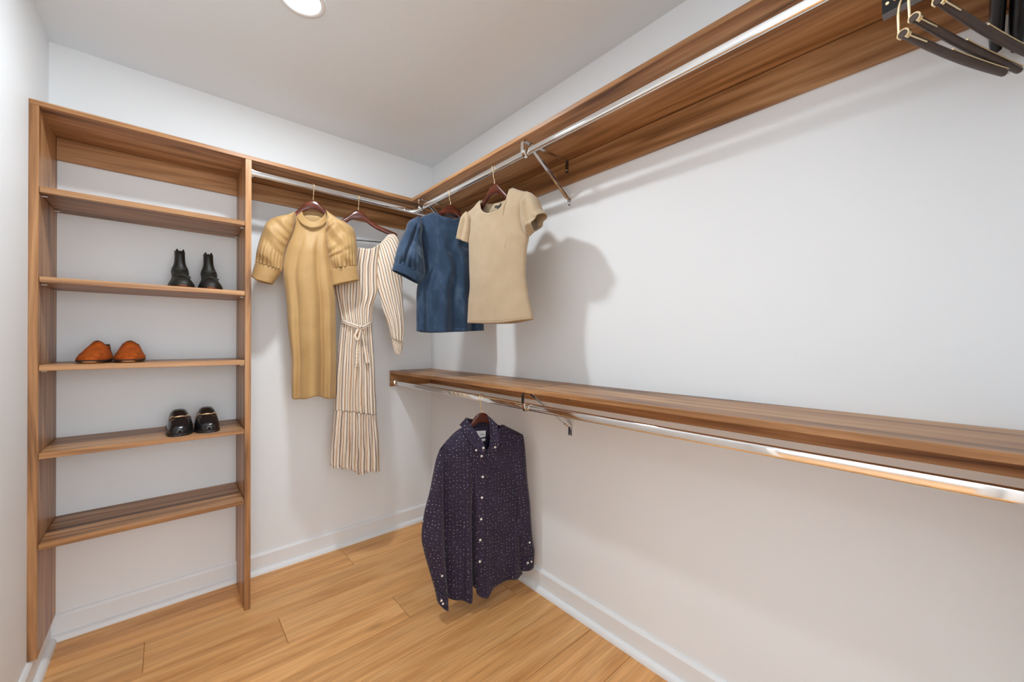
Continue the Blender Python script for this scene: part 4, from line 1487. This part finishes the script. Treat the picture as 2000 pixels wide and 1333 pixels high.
boot('black ankle boot, left one of the pair on the second shelf', -1.337, -0.292, SHELF_Z[1], radians(2), 0.002, 2.2)
boot('black ankle boot with a notched top, right one of the pair on the second shelf', -1.243, -0.292, SHELF_Z[1], radians(-2), 0.006, 0.3)
slipon('orange suede slip-on, left one of the pair, its collar flopping open', -1.605, -0.300, SHELF_Z[2], radians(-2), 1.0)
slipon('orange suede slip-on, right one of the pair on the middle shelf', -1.500, -0.300, SHELF_Z[2], radians(1), 0.1)
mule('black leather mule with gold bit, left one on the fourth shelf', -1.345, -0.303, SHELF_Z[3], radians(5), 1)
mule('black leather mule with gold bit, right one beside the shelf end', -1.249, -0.303, SHELF_Z[3], radians(-3), -1)

# ------------------------------------------------------------------ empty hangers at the near end of the right rod


def trouser_hanger(label, A, B, yrod, z):
    """brass-wire trouser hanger with a wrapped dark bar; A = open end, B = far end (x, y)"""
    t = thing('trouser_hanger', label, 'hanger', (RODX, yrod, ZR), 0, 'brass trouser hangers on the right rod')
    a, b = Vector((A[0], A[1], z)), Vector((B[0], B[1], z))
    d = (b - a).normalized()
    side = Vector((-d.y, d.x, 0))
    pts = [a.lerp(b, k / 12) - Vector((0, 0, 0.005 * sin(pi * k / 12))) for k in range(13)]
    rad = [0.0060 + 0.0012 * sin(pi * k / 12) for k in range(13)]
    tube('bar', pts, rad, M_BROWNBAR, t, 14)
    # C-shaped brass end round the bar, a stem rising from it, the frame and the hook
    c = a + d * 0.004
    ringp = [c + side * 0.0079 * cos(q) + Vector((0, 0, 0.0079 * sin(q))) for q in [radians(g_) for g_ in range(-30, 251, 20)]]
    strip('end_clip', ringp, d, 0.008, 0.0022, M_BRASS, t)
    m = Vector((RODX, yrod, 0))
    st = [c + side * 0.0079 + Vector((0, 0, 0.004)), c + side * 0.006 + Vector((0, 0, 0.06)), c.lerp(Vector((m.x, m.y, z)), 0.35) + Vector((0, 0, 0.115)), m + Vector((0, 0, 1.935)), m + Vector((0, 0, 1.965))]
    st += [m + Vector((-0.0165 * cos(q), 0, ZR + 0.003 + 0.0205 * sin(q))) for q in [radians(g_) for g_ in range(-45, 190, 18)]]
    tube('hook', catmull(st, 60), 0.0022, M_BRASS, t, 8)
    tube('clamp_wire', [a.lerp(b, k) - side * 0.006 + Vector((0, 0, 0.0055 - 0.005 * sin(pi * k))) for k in (0.42, 0.55, 0.7, 0.85, 1.0)], 0.0018, M_BRASS, t, 6)
    tube('clip_tail', [c + side * -0.008 + Vector((0, 0, -0.007)), c + side * -0.0075 + d * 0.05 + Vector((0, 0, -0.006))], 0.0012, M_BRASS, t, 6)
    V, F = tube_data([b, b + d * 0.004, b + d * 0.009, b + d * 0.012], [0.004, 0.0066, 0.0052, 0.001], 12)
    mk('end_ball', V, F, M_CHROME, t, True)
    return t


trouser_hanger('brass trouser hanger with dark bar, lowest and farthest of three in the upper right corner', (-0.404, -2.368), (-0.106, -2.493), -2.414, 1.768)
trouser_hanger('brass trouser hanger with dark bar, middle one of three in the upper right corner', (-0.406, -2.382), (-0.052, -2.515), -2.437, 1.787)
trouser_hanger('brass trouser hanger with dark bar, highest one of three in the upper right corner', (-0.397, -2.4105), (-0.048, -2.537), -2.460, 1.804)


def suit_hanger(label, y, x0, x1, z_end, dz):
    t = thing('suit_hanger', label, 'hanger', (RODX, y, ZR), 0)
    n, K = 30, 12
    V, F = [], []
    for i in range(n + 1):
        x = x0 + (x1 - x0) * i / n
        a = abs(x - RODX) / max(abs(x1 - RODX), abs(x0 - RODX))
        top = 1.965 - 0.02 * a * a * a
        bot = 1.915 - (1.915 - z_end) * a ** 2.2
        m, hh = (top + bot) / 2, (top - bot) / 2
        for k in range(K):
            q = 2 * pi * k / K
            c, s_ = cos(q), sin(q)
            V.append((x, y + 0.0115 * math.copysign(abs(c) ** 0.7, c), m + hh * math.copysign(abs(s_) ** 0.7, s_)))
    for i in range(n):
        for k in range(K):
            a, b = i * K + k, i * K + (k + 1) % K
            F.append((a, b, b + K, a + K))
    F += [tuple(range(K)), tuple(range(n * K, n * K + K))]
    mk('shoulder_arms', V, F, M_BLACKGLOSS, t, True, angle=1.0)
    m = Vector((RODX, y, 0))
    st = [m + Vector((0, 0, 1.955)), m + Vector((0, 0, 1.968))] + [m + Vector((-0.0165 * cos(q), 0, ZR + 0.003 + 0.0205 * sin(q))) for q in [radians(g_) for g_ in range(-45, 190, 18)]]
    tube('hook', catmull(st, 30), 0.0022, M_BRASS, t, 8)
    return t


suit_hanger('black lacquered wide hanger end, left one of two at the upper right edge', -2.486, -0.36, -0.045, 1.842, 0)
suit_hanger('black lacquered wide hanger end, right one of two at the upper right edge', -2.513, -0.36, -0.035, 1.832, 0)

# black clamp hanger just beyond the rod
ch = thing('clamp_hanger', 'glossy black clamp hanger with brass rivets beside the brass hangers', 'hanger', (RODX, -2.36, ZR))
CA, CB = Vector((-0.258, -2.328, 1.900)), Vector((-0.272, -2.396, 1.900))
prism('jaw', [(-0.010, 0.0), (0.010, 0.0), (0.013, 0.016), (0.009, 0.038), (-0.009, 0.038), (-0.013, 0.016)], 1, 0, 1, M_BLACKGLOSS, ch, True)
jw = bpy.data.objects['jaw']
inv = world_of(ch).inverted()
for v in jw.data.vertices:
    p = CA.lerp(CB, v.co.y) + Vector((v.co.x, 0, v.co.z - 0.004 * (1 - v.co.y) * 0))
    v.co = inv @ p
prism('jaw_edge', [(-0.0102, -0.0010), (0.0102, -0.0010), (0.0102, 0.0), (-0.0102, 0.0)], 1, 0, 1, M_BRONZE, ch, True)
je = bpy.data.objects['jaw_edge']
for v in je.data.vertices:
    v.co = inv @ (CA.lerp(CB, v.co.y) + Vector((v.co.x, 0, v.co.z)))
for k in (0.12, 0.3, 0.62):
    p = CA.lerp(CB, k) + Vector((-0.0128, 0, 0.017))
    disc('rivet', p, (-1, 0, 0), 0.0035, 0.003, M_GOLD, ch)
m = Vector((RODX, -2.36, 0))
st = [Vector((-0.265, -2.36, 1.936)), Vector((-0.270, -2.36, 1.955)), Vector((-0.275, -2.36, 1.968))] + [m + Vector((-0.0165 * cos(q), 0, ZR + 0.003 + 0.0205 * sin(q))) for q in [radians(g_) for g_ in range(-45, 190, 18)]]
tube('hook', catmull(st, 36), 0.0022, M_BRASS, ch, 8)
